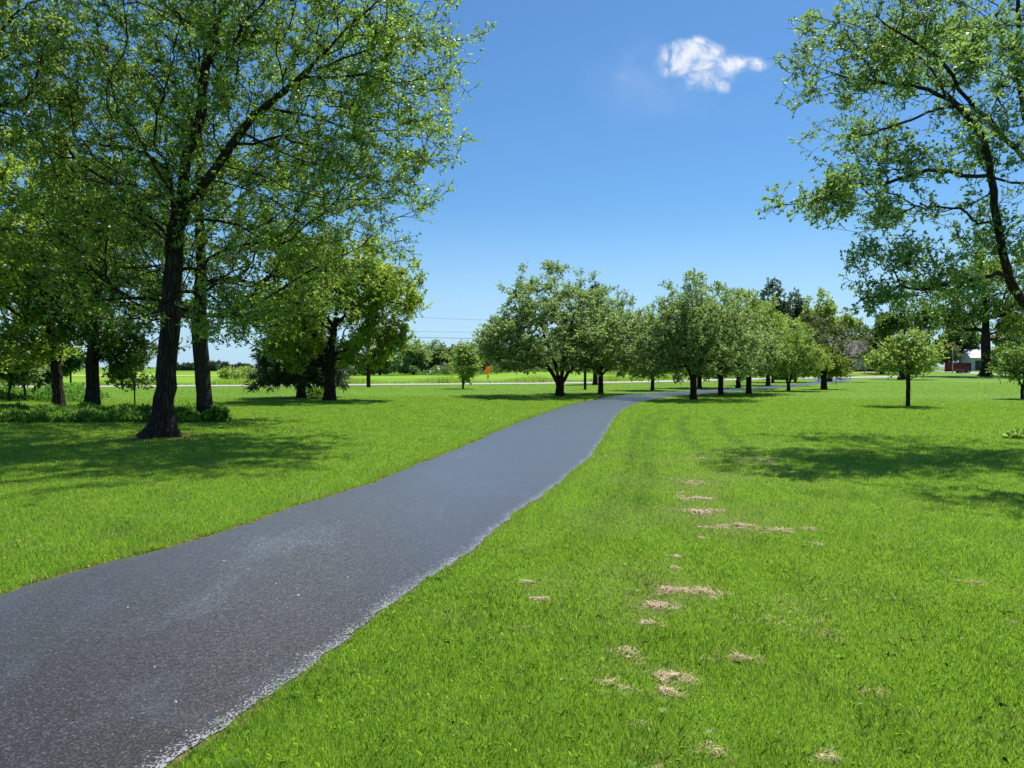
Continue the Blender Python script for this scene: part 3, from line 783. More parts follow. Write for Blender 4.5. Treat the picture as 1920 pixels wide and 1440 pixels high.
# ---- the orchard rows: four builds, then copies
def apple(seed, stems, fork, r0, leaf='leaf_apple', n=1150, nl=66000, H=6.6, Rr=4.3, lob=0.0):
    e = [((0, 0, H * .52), (Rr, Rr, H * .34), 3.2), ((-Rr * .5, .3, H * .42), (Rr * .6, Rr * .7, H * .26), 1.5), ((Rr * .45, -.3, H * .44), (Rr * .6, Rr * .7, H * .27), 1.5),
         ((lob, 0, H * .74), (Rr * .62, Rr * .62, H * .25), 1.5)]
    return build_tree('apple_tree', 'x', 'apple tree', (0, 0, 0), e, n, nl, .115, M['bark'], M[leaf], r0, stems=(fork, stems), seed=seed, zmin=1.15, seg=.25,
                      alpha=.18, rtip=.007, tw=.34, per=8, gap=-.7, rough=.16, flare=.35, fh=.25, shell=.42, shoots=30)
A0 = apple(41, [(-2.1, -.3, 3.0), (-.9, 1.2, 3.8), (.6, -.5, 3.9), (1.9, .4, 2.6)], .6, .19, H=7.0, Rr=4.2, lob=-.5)
A1 = apple(42, [(-1.9, .4, 2.0), (-.2, -.3, 3.4), (1.0, 1.0, 3.0), (2.6, -.2, 1.5)], 1.1, .18, H=6.0, Rr=3.9, lob=.3)
A2 = apple(43, [(-1.7, -.3, 2.4), (.2, .5, 4.2), (1.4, -.4, 2.8)], 1.2, .19, H=6.8, Rr=3.8, lob=0, leaf='leaf_apple')
A3 = apple(44, [(-1.4, .2, 2.4), (.5, -.6, 2.9), (1.5, .6, 2.3)], .9, .16, H=5.2, Rr=3.2, leaf='leaf_apple2', n=900, nl=44000)
used = set()
GA = 'apple trees planted along both sides of the path'
SIZE = {id(A0): (7.0, 4.2), id(A1): (6.0, 3.9), id(A2): (6.8, 3.8), id(A3): (5.2, 3.2)}
def put_apple(src, bpx, top_y, half, label, rot, mat=None, sz=None):
    b = ground(*bpx); D_ = b[1]; H = CH + (HY - top_y) / F * D_ - b[2]; W_ = half * 1.1 / F * D_
    h0, w0 = SIZE[id(src)]
    if id(src) in used:
        r = src.copy(); COL.objects.link(r)
        for ch in src.children:
            c = ch.copy(); COL.objects.link(c); c.parent = r
            if mat and c.name.startswith('crown'):
                c.material_slots[0].link = 'OBJECT'; c.material_slots[0].material = M[mat]
    else: r = src; used.add(id(src))
    r.location = b; r.rotation_euler.z = rot; r.scale = (W_ / w0, W_ / w0, H / h0 * .93); r['label'] = label; r['group'] = GA
    return r
put_apple(A0, (1050, 743), 498, 150, 'large apple tree with four spreading stems, nearest on the left of the path bend', 0)
put_apple(A1, (1126, 738), 542, 90, 'apple tree with a long low limb reaching right, second left of the path', 0, mat=None)
put_apple(A3, (1223, 732), 576, 58, 'smaller apple tree with a forked trunk on the left side where the path narrows', .4)
put_apple(A2, (1300, 749), 517, 110, 'tall twiggy apple tree with the thickest trunk, nearest on the right of the path bend', 0)
put_apple(A3, (1312, 728), 600, 70, 'apple tree with a leaning trunk half hidden behind the thickest apple trunk', 2.2, 'leaf_apple')
put_apple(A1, (1351, 741), 540, 92, 'apple tree with three thin forks, second from the front on the right of the path', 2.6)
put_apple(A0, (1384, 728), 548, 84, 'apple tree beyond the path with a stout straight trunk, behind the row', 1.9, 'leaf_apple2')
put_apple(A2, (1404, 738), 552, 90, 'apple tree with a right-leaning fork, third from the front on the right of the path', 1.4, 'leaf_apple2')
put_apple(A3, (1440, 723), 584, 66, 'apple tree with a thin upright trunk beyond the path, left one of a close pair', .9)
put_apple(A1, (1449, 717), 606, 48, 'apple tree beyond the path, right and farther one of a close pair', 4.0, 'leaf_apple2')
put_apple(A0, (1478, 733), 604, 62, 'rounded pale green apple tree, fourth from the front on the right of the path', 3.4, 'leaf_apple2')
put_apple(A2, (1491, 717), 622, 42, 'small apple tree on the far side of the path just before it meets the road', 5.0)
put_apple(A1, (1463, 711), 640, 36, 'smallest far apple tree with a low bush at its foot near the road', 1.1)
px_tree('young_tree', 'bright lime-leaved small tree standing where the path widens into the road', 'tree', (1545, 730),
        [(1545, 678, 34, 26, 0, 2), (1562, 692, 30, 20, 0, 1.2)], 260, 9000, .13, 'bark', 'leaf_lime', .20, seed=51, zmin=1.3, rtip=.01, flare=.3, stems=(.9, [(-.7, 0, 1.4), (.6, .2, 1.6), (.2, -.3, 1.9)]))
px_tree('thin_tree', 'thinly leaved olive-brown tree with open branches in front of the house chimney', 'tree', (1556, 716),
        [(1560, 645, 62, 42, 0, 2.2), (1600, 662, 48, 34, 0, 1.4), (1530, 610, 30, 30, 0, .8)], 420, 9500, .15, 'bark_grey', 'leaf_rust', .20, seed=52, zmin=1.5, rtip=.014, gap=-.6)
px_tree('garden_tree', 'small broad-crowned light green tree standing alone on the right lawn', 'tree', (1702, 762),
        [(1700, 668, 68, 34, 0, 3), (1665, 680, 36, 22, 0, 1), (1735, 690, 34, 24, 0, 1), (1700, 645, 36, 20, 0, .8)], 420, 12500, .085, 'bark', 'leaf_apple2', .085, seed=53, zmin=1.0, rtip=.006,
        flare=.25, fh=.15, stems=(1.25, [(-.75, .1, .75), (-.2, -.3, .9), (.45, .2, 1.0), (.85, -.1, .6)]), tw=.22)
px_tree('garden_tree', 'small tree cut by the right edge of the lawn, stem leaning left', 'tree', (1917, 748),
        [(1915, 680, 50, 32, 0, 2), (1960, 690, 50, 34, 0, 1.4)], 260, 9000, .10, 'bark', 'leaf_right', .08, seed=54, zmin=1.0, rtip=.007, flare=.2,
        stems=(.5, [(-.9, 0, 1.3), (.5, .2, 1.5), (1.2, 0, 1.2)]))

# ---- the big tree whose limbs come in from the right
D = 16.0
rb = np.array([at(2120, 700, D)[0], D, 0.])
limbs = [limb_px(D, p) for p in [
    [(2120, 834), (2112, 760), (2085, 690), (2010, 625), (1920, 566), (1888, 504, -.2), (1875, 448, -.3), (1864, 387, -.4), (1857, 301, -.5), (1840, 258, -.6), (1797, 198, -.4), (1741, 168, .1), (1681, 159, .7), (1620, 150, 1.2), (1569, 142, 1.6), (1520, 118, 2.0)],
    [(2100, 700), (2060, 560, .6), (2010, 420, .8), (1960, 340, .6), (1920, 297, .5), (1870, 241, .2), (1814, 189, 0), (1770, 120, -.2), (1700, 70, -.3), (1620, 20, -.4)],
    [(2060, 560), (2020, 400, 1.4), (1950, 290, 1.2), (1920, 220, 1.1), (1911, 108, 1.), (1907, 43, .9), (1912, -40, .9), (1930, -200, 1.)],
    [(1915, 150), (1909, 86, .9), (1880, 60, .6), (1853, 34, .4), (1793, 0, .1), (1720, -30, -.2), (1640, -40, -.4)],
    [(1858, 320, -.4), (1835, 331, -.8), (1814, 331, -1.), (1741, 319, -1.5), (1664, 344, -2.), (1604, 344, -2.3), (1540, 372, -2.6), (1480, 408, -2.8)],
    [(1895, 520, -.2), (1870, 514, -.5), (1845, 521, -.8), (1784, 529, -1.3), (1733, 542, -1.7), (1685, 534, -2.0), (1672, 495, -2.1), (1664, 443, -2.2)],
    [(1690, 536, -2.0), (1650, 555, -2.3), (1612, 562, -2.6), (1585, 600, -2.8)],
    [(1797, 200, -.4), (1760, 205, .6), (1720, 220, 1.7), (1647, 245, 3.2), (1582, 258, 4.6), (1530, 235, 5.4)],
    [(1872, 440), (1900, 420, .5), (1960, 400, 1.0), (2040, 380, 1.4)],
    [(1850, 470), (1820, 480, .6), (1760, 470, 1.2), (1700, 440, 1.8), (1640, 450, 2.2)],
    [(1857, 350), (1800, 390, .5), (1740, 400, 1.0), (1660, 390, 1.5), (1580, 400, 1.8)],
    [(1797, 198), (1740, 120, .6), (1660, 70, 1.2), (1590, 40, 1.6)],
    [(2060, 560), (2050, 430, -1.4), (2000, 310, -2.8), (1965, 170, -4.0), (1950, 60, -4.6)],
    [(2085, 690), (2150, 560, -.5), (2240, 420, -1), (2300, 250, -1.4)],
    [(2010, 420), (2060, 300, 2.2), (2120, 150, 3.2), (2160, 0, 4.)],
]]
ells = E_px(D, [(1650, 130, 165, 85, .8, 2.3), (1590, 110, 115, 70, 1.6, 1.0), (1820, 130, 120, 120, -.2, 1.4), (1700, 30, 170, 60, 0, 1.3), (1610, 250, 95, 34, 4.6, .8), (1720, 130, 130, 90, 5.0, 1.3), (1960, 130, 130, 150, -4.3, 1.6), (1790, 60, 100, 60, 3.0, .8),
                (1680, 310, 130, 42, -1.6, 1.0), (1560, 372, 92, 42, -2.5, .9), (1660, 400, 120, 34, 0, .8), (1850, 260, 90, 110, 0, 1.0), (1880, 430, 80, 90, 0, 1.0),
                (1705, 490, 120, 55, -1.6, 1.0), (1760, 545, 110, 26, -.8, .5), (1645, 560, 55, 40, -2.3, .35),
                (2120, 200, 230, 300, 1.0, 3.6), (1960, -130, 300, 150, .6, 3.0)])  # unseen lobes past the frame, thickened to darken the lawn shadow
build_tree('shade_tree', 'large spreading tree off the right edge whose bare-jointed limbs reach in over the lawn', 'tree',
           rb, ells, 2500, 78000, .067, M['bark'], M['leaf_right'], .125, rtip=.0045, boost=1.2, bl=2.6, limbs=limbs, seed=61, zmin=2.0, seg=.26, alpha=.2,
           tw=.28, per=9, gap=-.35, gfreq=1.9, zs=2.0, rough=.25, up=.7, shell=.5, flare=.7, droop=.03, k=2)

# ---- beyond the road on the right: oak, conifers, garden trees
px_tree('oak_tree', 'big old broad-trunked tree by the driveway in front of the white garage', 'tree', (1848, 705),
        [(1838, 560, 100, 66, 0, 3), (1776, 590, 52, 40, 0, 1.1), (1900, 600, 60, 45, 0, 1.3), (1866, 500, 80, 46, 0, 1.2)], 700, 32000, .32, 'bark', 'leaf_oakfar', .62, seed=71, zmin=3.2,
        rtip=.03, seg=.7, tw=.9, flare=.9, fh=.6, gap=-.3, twigs=False)
px_tree('oak_tree', 'dark-crowned tree behind the small round lawn tree, its thick trunk just showing beside the stem', 'tree', (1692, 711),
        [(1695, 606, 48, 34, 0, 2), (1662, 612, 30, 22, 0, 1), (1732, 602, 36, 28, 0, 1)], 300, 11000, .26, 'bark', 'leaf_dark', .35, seed=72, zmin=3.0, rtip=.025, seg=.5, tw=.7, twigs=False)
px_tree('young_tree', 'thin young tree behind the left part of the small round lawn tree', 'tree', (1678, 702),
        [(1678, 680, 14, 16, 0, 1)], 60, 1800, .3, 'bark', 'leaf_lime', .10, seed=73, rtip=.02, seg=.5, twigs=False, zmin=.8)
spruce('narrow dark pine whose tip pokes above the second apple tree', (1116, 716), 533, 26, D_=70, ntw=1500, seed=9, skirt=2.0, size=.42, r0=.2)
spruce('dark low-branched pine between the house roof and the small round lawn tree', (1655, 705), 588, 34, D_=125, ntw=1500, seed=10, skirt=2.0, size=.7, r0=.3)
def far_tree(label, px, D_, top, half, low, leaf, seed, nl=9000, ls=.42, r0=.22, bark='bark_grey', group=None, nt=170, name='tree', cat='tree'):
    x = at(px, 700, D_)[0]; b = np.array([x, D_, float(gz(x, D_))])
    cy = (top + low) / 2; ry = (low - top) / 2
    return build_tree(name, label, cat, b, E_px(D_, [(px, cy, half, ry, 0, 2.4), (px - half * .4, cy + ry * .25, half * .62, ry * .7, 0, 1), (px + half * .4, cy + ry * .15, half * .62, ry * .75, 0, 1)]),
                      nt, nl, ls, M[bark], M[leaf], r0, seed=seed, zmin=.6, rtip=.03, seg=.8, twigs=False, tw=.8, gap=-.5, group=group, flare=.2, shell=.4)
far_tree('dark ragged pine with the highest tip above the apple row', 1450, 118, 534, 32, 660, 'pine', 78, 10000, .40, r0=.3, nt=260)
far_tree('second dark pine to the right of the highest pine tip', 1487, 122, 551, 28, 660, 'pine', 79, 8500, .40, r0=.3, nt=220)
far_tree('leafy tree behind the pines whose light top leans right of them', 1535, 115, 545, 36, 640, 'leaf_apple2', 81, 9000, .36, r0=.3)
far_tree('grey-green tree left of the highest pine, above the apple row', 1418, 112, 560, 30, 650, 'leaf_apple', 82, 7000, .36)
far_tree('yellow-leaved airy tree above the brick chimney', 1578, 118, 588, 26, 640, 'leaf_lime', 83, 3800, .34)
far_tree('dense green tree right behind the far oak, by the garage gable', 1905, 150, 590, 42, 690, 'leaf_dark', 84, 9000, .5)
far_tree('round bluish tree between the oak trunk and the red boards', 1800, 158, 600, 34, 680, 'leaf_dark', 85, 8000, .5)
far_tree('brownish small tree rising behind the red boards', 1775, 150, 640, 22, 684, 'leaf_rust', 86, 3000, .4)
far_tree('pale green shrub-like tree in front of the white garage, right of the oak trunk', 1885, 112, 655, 26, 695, 'leaf_apple2', 87, 4200, .3, r0=.1)
far_tree('light green bush-like tree at the left end of the house wall', 1650, 128, 655, 22, 688, 'leaf_maple', 88, 3600, .3, r0=.1)
far_tree('deep green tree closing the view behind the small round lawn tree', 1745, 160, 628, 40, 682, 'leaf_dark', 89, 8000, .5)
far_tree('pale tree over the house roof ridge behind the dark pine', 1625, 190, 612, 30, 660, 'leaf_far', 90, 5000, .5)
# hedgerow beyond the field
G = 'trees in the hedgerow beyond the crop field'
hedge = [(655, 140, 660, 34, 'leaf_hedge', 'dull green hedgerow tree just left of the black pole'),
         (712, 138, 652, 30, 'leaf_apple2', 'light green hedgerow tree just right of the black pole'),
         (775, 136, 641, 32, 'leaf_apple', 'tallest full-crowned hedgerow tree in the gap under the wires'),
         (812, 150, 644, 20, 'leaf_apple', 'sparse pale hedgerow tree between two fuller crowns under the wires'),
         (838, 138, 652, 32, 'leaf_hedge', 'wide green hedgerow tree directly behind the small round young tree'),
         (906, 142, 664, 30, 'leaf_apple', 'hedgerow tree directly behind the orange marker'),
         (955, 146, 668, 34, 'leaf_hedge', 'hedgerow tree behind the left skirt of the largest apple tree'),
         (1015, 150, 664, 36, 'leaf_apple', 'dark hedgerow tree behind the stems of the largest apple tree'),
         (1080, 150, 666, 36, 'leaf_hedge', 'hedgerow tree behind the black pole among the apple trunks'),
         (1150, 152, 662, 38, 'leaf_apple', 'hedgerow tree behind the long low apple limb'),
         (1215, 154, 664, 36, 'leaf_far', 'hedgerow tree behind the forked smaller apple tree'),
         (1275, 156, 660, 36, 'leaf_apple', 'hedgerow tree left of the thickest apple trunk'),
         (1345, 158, 660, 38, 'leaf_far', 'hedgerow tree between the thickest apple trunk and its right neighbour'),
         (1410, 158, 658, 36, 'leaf_apple', 'hedgerow tree closing the right end of the field')]
for i, (px, D_, top, half, leaf, lab) in enumerate(hedge):
    x = at(px, 700, D_)[0]; zb = float(gz(x, D_)); low = HY + (CH - zb - .3) / D_ * F
    far_tree(lab, px, D_, top, half, low, leaf, 100 + i, 9000, .40, group=G, nt=190)
# low shrubs filling the foot of the hedgerow
def leafy_mass(name, P, leafm, size, seed, parent=None, ratio=.5, up=.8, kind=None, label=None, cat=None, axis_up=.4):
    rng = np.random.default_rng(seed); A = rng.normal(size=P.shape); A[:, 2] = np.abs(A[:, 2]) * .6 + axis_up
    V, Fq, rn = leaves(P, A, rng, size, ratio, up)
    return tag(nobj(name, V, Fq, M[leafm], parent, attrs={'rnd': rn}), label, cat, None, kind)
rng = np.random.default_rng(5)
n = 46000; px = rng.uniform(560, 1500, n); dd = rng.uniform(128, 150, n) + 8 * np.sin(px * .02)
x = (px - 960) / F * dd; hh = (1.1 + .8 * np.sin(px * .061) + .5 * np.sin(px * .17 + 1)) * rng.uniform(0, 1, n) ** .6 + .1
leafy_mass('undergrowth', np.stack([x, dd, gz(x, dd) + np.abs(hh)], -1), 'leaf_far', .42, 6, kind='stuff', label='dense scrub filling the foot of the hedgerow beyond the crop field')
# far left: bluish tree line on the horizon, hedge, two conifers
G = 'distant trees on the left horizon'
for i, (px, D_, top, half, lab) in enumerate([(352, 330, 683, 14, 'bluish distant tree beside the flared trunk on the horizon'), (385, 340, 680, 14, 'bluish distant tree hidden partly by the slim trunk'),
                                        (408, 335, 681, 12, 'bluish distant tree just right of the slim trunk'), (438, 350, 688, 12, 'lowest bluish tree at the right end of the horizon line'),
                                        (455, 320, 684, 14, 'bluish distant tree above the low hedge bush'), (320, 335, 684, 18, 'bluish distant tree left of the flared trunk'),
                                        (500, 330, 682, 22, 'bluish distant tree behind the dark spruce skirt'), (240, 335, 683, 26, 'bluish distant tree behind the bed sapling')]):
    far_tree(lab, px, D_, top, half, 694, 'leaf_hazy', 140 + i, 2600, 1.0, r0=.3, group=G, nt=80)
far_tree('low rounded hedge bush beside the ripe strip on the far side of the road', 450, 100, 693, 34, 714, 'leaf_apple2', 150, 7000, .28, r0=.05, name='hedge_bush', cat='bush', nt=220)
spruce('small distant conifer left of its twin on the left horizon', (399, 694), 682, 6, D_=300, ntw=260, seed=16, skirt=1.0, size=1.4, r0=.3)
spruce('small distant conifer nearest the spruce on the left horizon', (422, 694), 682, 6, D_=300, ntw=260, seed=17, skirt=1.0, size=1.4, r0=.3)

# ---- the thicket at the far left
G = 'small trees of the thicket at the left edge'
for i, (px, py, top, half, lab) in enumerate([(18, 752, 640, 30, 'thicket tree at the very left edge'), (46, 751, 650, 26, 'second thin-stemmed thicket tree from the left edge'),
                                              (66, 747, 642, 26, 'thicket tree with a slightly thicker stem, just left of the leftmost dark trunk'),
                                              (86, 746, 655, 22, 'thin thicket tree right against the leftmost dark trunk'), (132, 745, 655, 24, 'thin thicket tree between the two dark trunks'),
                                              (-30, 753, 630, 40, 'wide thicket tree cut off by the left edge')]):
    b = ground(px, py)
    build_tree('thicket_tree', lab, 'tree', b, E_px(b[1], [(px, (top + 720) / 2, half, (720 - top) / 2, 0, 2)]), 150, 5200, .15, M['bark_grey'], M['leaf_apple' if i % 2 else 'leaf_dark'], .05, seed=160 + i,
               rtip=.01, zmin=.7, twigs=False, seg=.4, flare=.1, group=G)
rng = np.random.default_rng(8)
n = 9000; x = rng.uniform(-27.5, -19.8, n); y = rng.uniform(35.5, 38.5, n) + .8 * np.sin(x * 1.3); h = np.abs(.35 + .25 * np.sin(x * 1.7)) * rng.uniform(0, 1.3, n)
leafy_mass('undergrowth', np.stack([x, y, h + .03], -1), 'shrub', .13, 9, kind='stuff', label='weedy undergrowth at the foot of the thicket at the left edge')

# ================================================================== BEDS AND SHRUBS
rng = np.random.default_rng(21)
g0 = ground(-260, 792); g1 = ground(425, 790)
n = 46000
px = rng.uniform(-420, 372, n); py = rng.uniform(774, 793, n)
P = np.array([(a - 960) / F * (CH * F / (b_ - HY)) for a, b_ in zip(px, py)]); Dp = CH * F / (py - HY)
hm = .15 + .06 * np.sin(P * 2.1) + .05 * np.sin(P * 5.3 + Dp * 3) + .035 * np.sin(Dp * 7 + P * 9)
ed = np.clip(np.minimum((Dp - CH * F / (793 - HY)) / .35, (CH * F / (774 - HY) - Dp) / .6), .25, 1)
leafy_mass('ground_cover', np.stack([P, Dp, hm * ed * rng.uniform(.1, 1.25, n)], -1), 'shrub', .15, 22, kind='stuff', ratio=.28, axis_up=.9, label='long low bed of glossy green ground cover under the trees on the left')
def bush(label, bpx, rx, h, n, leaf, seed, size=.1, name='shrub'):
    b = ground(*bpx); rng = np.random.default_rng(seed)
    dn = nrm(rng.normal(size=(n, 3))); dn[:, 2] = np.abs(dn[:, 2])
    rr = rng.uniform(0, 1, n) ** .4 * (1 + .25 * pnoise(dn, seed, 3))
    P = dn * rr[:, None] * np.array([rx, rx, h]) + np.array([0, 0, .03])
    root = empty(name, b, label, 'shrub')
    V, Fq, rn = leaves(P, dn + rng.normal(size=P.shape) * .5, rng, size, .45, .8)
    nobj('foliage', V, Fq, M[leaf], root, attrs={'rnd': rn})
    m = MB()
    for i in range(9):
        a = i * .7; m.tube((0, 0, -.03), (rx * .6 * math.cos(a), rx * .6 * math.sin(a), h * .6), .012, .004, 5)
    m.build('stem', M['bark'], root); return root
bush('dark round shrub at the right end of the bed, right of the slim trunk', (408, 790), .34, .36, 2400, 'shrub', 3, .11)
bush('low dark shrub in the bed at the foot of the sapling', (262, 788), .5, .40, 3200, 'leaf_dark', 4, .11)
bush('low leafy shrub in the bed between the flared trunk and the slim trunk', (348, 789), .42, .30, 2400, 'shrub', 5, .11)
bush('dark rounded shrub beyond the road beneath the lime-leaved tree', (1572, 702), 1.3, 1.9, 2600, 'leaf_dark', 6, .3)
bush('small green bush at the foot of the smallest far apple tree', (1472, 712), 1.2, 1.0, 1800, 'leaf_dark', 7, .25)
bush('weedy tuft at the foot of the dark spruce', (592, 742), .8, .35, 900, 'leaf_dark', 8, .16)
bush('pale broad-leaved plant at the right edge of the lawn', (1912, 822), .34, .07, 260, 'leaf_right', 9, .12, 'lawn_plant')
# bare earth rings round three trunks
def ring(name, c, r, mat, label, seed):
    rng = np.random.default_rng(seed); n = 40; V = [(c[0], c[1], .035)]; 
    for i in range(n):
        a = 2 * math.pi * i / n; q = r * (1 + .16 * math.sin(3 * a + seed) + .08 * math.sin(7 * a)); V.append((c[0] + q * math.cos(a), c[1] + q * math.sin(a), .004))
    tag(nobj(name, np.array(V), np.array([(0, 1 + i, 1 + (i + 1) % n) for i in range(n)]), M[mat], smooth=True), kind='structure')
ring('bare_earth', X0, .85, 'mulch', '', 1); ring('bare_earth', b2 + np.array([.1, -.1, 0]), .5, 'mulch', '', 2)

# ================================================================== POLES, WIRES, MARKER
def upole(label, bpx, H, r, arm=True):
    b = ground(*bpx); root = empty('utility_pole', b, label, 'pole', 'utility poles beside the far lawn')
    MB().tube((0, 0, -.2), (0, 0, H), r, r * .75, 14).build('pole', M['pole'], root, True)
    MB().box(-.9, .9, -r - .11, -r - .01, H - .5, H - .38).build('crossarm', M['pole'], root)
    for s in (-.8, 0, .8): MB().tube((s, -r - .06, H - .378), (s, -r - .06, H - .24), .035, .025, 8).build('insulator', M['trim'], root)
    return b
pA = upole('black wooden utility pole under the edge of the yellow-green lawn tree', (691, 726), 6.0, .16)
pB = upole('dark wooden utility pole seen between the two nearest apple trunks on the left', (1097, 731), 5.8, .10)
def wire(label, a, b, sag, r):
    a = np.array(a); b = np.array(b); m = MB(); pts = [a * (1 - t) + b * t - np.array([0, 0, sag * 4 * t * (1 - t)]) for t in np.linspace(0, 1, 25)]
    for p, q in zip(pts, pts[1:]): m.tube(p, q, r, r, 6)
    o = m.build('overhead_wire', M['wire'], None, True); tag(o, label, 'wire', 'overhead wires'); return o
def pt(px, py, D_): return at(px, py, D_)
wire('uppermost thin overhead wire crossing the gap between the left trees and the apple trees', pt(691, 590, pA[1]), pt(1097, 603, pB[1]), .12, .007)
wire('faint middle overhead wire crossing the gap between the left trees and the apple trees', pt(691, 619, pA[1]), pt(1097, 625, pB[1]), .05, .007)
wire('lowest and darkest overhead wire crossing the gap between the left trees and the apple trees', pt(691, 630, pA[1]), pt(1097, 637, pB[1]), .05, .014)

b = ground(915, 717)
mk = empty('pipeline_marker', b, 'orange and yellow marker post standing beyond the road at the edge of the crop field', 'marker post')
MB().tube((0, 0, -.1), (0, 0, .62), .035, .035, 8).build('post', M['steel'], mk, True)
def lathe(prof, n=20):
    m = MB()
    for (r, z) in prof:
        for i in range(n): a = 2 * math.pi * i / n; m.v.append((r * math.cos(a), r * math.sin(a), z))
    for k in range(len(prof) - 1):
        for i in range(n): m.f.append((k * n + i, k * n + (i + 1) % n, (k + 1) * n + (i + 1) % n, (k + 1) * n + i))
    return m
lathe([(.05, .45), (.13, .46), (.12, .70), (.09, .98), (.05, .985)]).build('lower_sleeve', M['yellow'], mk, True)
# pointed oval head with an opening in its middle
m = MB(); no = 24
def oval(a, w, h, z, p): return (math.copysign(abs(math.cos(a)) ** p, math.cos(a)) * w, z + math.sin(a) * h)
for yy_ in (-.05, .05):
    for i in range(no): a = 2 * math.pi * i / no; x_, z_ = oval(a, .24, .40, 1.30, 1.2); m.v.append((x_, yy_, z_))
    for i in range(no): a = 2 * math.pi * i / no; x_, z_ = oval(a, .045, .10, 1.24, 1.0); m.v.append((x_, yy_, z_))
for i in range(no):
    j = (i + 1) % no
    m.f += [(i, j, no + j, no + i), (2 * no + i, 3 * no + i, 3 * no + j, 2 * no + j), (i, 2 * no + i, 2 * no + j, j), (no + i, no + j, 3 * no + j, 3 * no + i)]
m.build('head', M['orange'], mk, False)
MB().box(-.34, .34, -.012, .012, 1.50, 1.545).build('crossbar', M['orange'], mk)

# ================================================================== HOUSE, GARAGE, SHED, SMALL VEHICLES
def gable(name, label, cat, cx_px, D_, W_, dep, wall, rise, wm, rm, rz=0, over=.35):
    x = at(cx_px, 700, D_)[0]; z = float(gz(x, D_)); root = empty(name, (x, D_, z), label, cat, rz=rz)
    m = MB().box(-W_ / 2, W_ / 2, 0, dep, -.3, wall)
    m.build('wall', wm, root)
    for s in (-W_ / 2 + .02, W_ / 2 - .12):
        MB().prism([(0.02, wall + .002), (dep - .02, wall + .002), (dep / 2, wall + rise - .06)], s, s + .1).build('gable_end', wm, root)
    t = .16
    m = MB().prism([(-over, wall - over * rise / (dep / 2)), (dep / 2, wall + rise), (dep / 2, wall + rise + t), (-over, wall - over * rise / (dep / 2) + t)], -W_ / 2 - over, W_ / 2 + over)
    m.prism([(dep / 2 + .003, wall + rise), (dep + over, wall - over * rise / (dep / 2)), (dep + over, wall - over * rise / (dep / 2) + t), (dep / 2 + .003, wall + rise + t)], -W_ / 2 - over, W_ / 2 + over)
    rf = m.build('roof', rm, root); return root, rf
def window(root, x0, x1, z0, z1, y=-.001):
    w = MB().box(x0 - .08, x1 + .08, y - .06, y, z0 - .08, z0).box(x0 - .08, x1 + .08, y - .06, y, z1, z1 + .08).box(x0 - .08, x0, y - .06, y, z0, z1).box(x1, x1 + .08, y - .06, y, z0, z1)
    w.box((x0 + x1) / 2 - .025, (x0 + x1) / 2 + .025, y - .05, y, z0, z1)
    f = w.build('window', M['trim'], root); MB().box(x0, x1, y - .02, y - .004, z0, z1).build('pane', M['glass'], f); return f
h, rf = gable('house', 'long low pale house with a grey shingle roof and brick chimney behind the airy trees', 'house', 1612, 142, 14.5, 9, 2.7, 3.0, M['siding'], M['roof'])
MB().box(-6.6, -5.2, 1.6, 2.9, 2.5, 7.3).box(-6.7, -5.1, 1.5, 3.0, 7.3, 7.5).build('chimney', M['brick'], rf)
MB().box(-6.75, 6.75, -.10, -.004, -.2, .45).build('foundation', M['brick'], h)
for xw in (-4.6, -1.6, 1.9, 4.9): window(h, xw - .7, xw + .7, 1.0, 2.1)
dr_ = MB().box(-.15, .75, -.05, -.004, .46, 2.3).build('door', M['trim'], h); MB().tube((.62, -.05, 1.3), (.62, -.11, 1.3), .03, .03, 8).build('handle', M['steel'], dr_)
h, rf = gable('garage', 'white-sided garage with a pale gabled roof behind the far oak trunk', 'garage', 1868, 150, 8.6, 7, 2.5, 1.6, M['siding_w'], M['roof_pale'], rz=R(-14))
dr_ = MB().box(.2, 3.0, -.06, -.004, 0, 2.1).build('garage_door', M['trim'], h)
MB().box(-3.7, -2.8, -.06, -.004, 0, 2.0).build('door', M['blackpaint'], h); window(h, -1.9, -1.0, 1.1, 1.9)
h, rf = gable('shed', 'taller pale shed with a bright roof at the right edge behind the garage', 'shed', 1905, 168, 7.5, 8, 3.0, 1.9, M['siding_w'], M['roof_pale'], rz=R(70))
window(h, -1, 0, 1.2, 2.1)
# red board fence
x0 = at(1772, 700, 140)[0]; x1 = at(1821, 700, 140)[0]; zf = float(gz(x1, 140))
fr = empty('board_fence', (x0, 140, zf), 'long low wall of dark red boards left of the white garage', 'fence')
MB().box(0, x1 - x0, 0, .06, .05, 1.65).build('board_panel', M['red_board'], fr)
k = 0
while k < x1 - x0:
    MB().box(k, k + .12, .065, .18, -.2, 1.72).build('post', M['red_board'], fr); k += 2.4
# lawn tractor and a small wheeled cart parked by the fence
def wheel(parent, x, y, r, w):
    t = MB().tube((x, y - w / 2, r), (x, y + w / 2, r), r, r, 16).build('wheel', M['rubber'], parent, False)
    MB().tube((x, y - w / 2 - .02, r), (x, y + w / 2 + .02, r), r * .45, r * .45, 12).build('rim', M['steel'], t); return t
b = np.array([at(1808, 700, 130)[0], 130., float(gz(at(1808, 700, 130)[0], 130.))])
tr = empty('lawn_tractor', b, 'small dark lawn tractor parked in front of the red boards', 'lawn tractor')
MB().box(-.75, -.02, -.24, .24, .35, .72).build('hood', M['redpaint'], tr); MB().box(0, .75, -.42, .42, .34, .55).build('fender', M['blackpaint'], tr)
MB().box(.28, .62, -.2, .2, .57, .68).box(.56, .66, -.2, .2, .69, 1.0).build('seat', M['blackpaint'], tr)
m = MB(); m.tube((.02, 0, .56), (.15, 0, .92), .02, .02, 8)
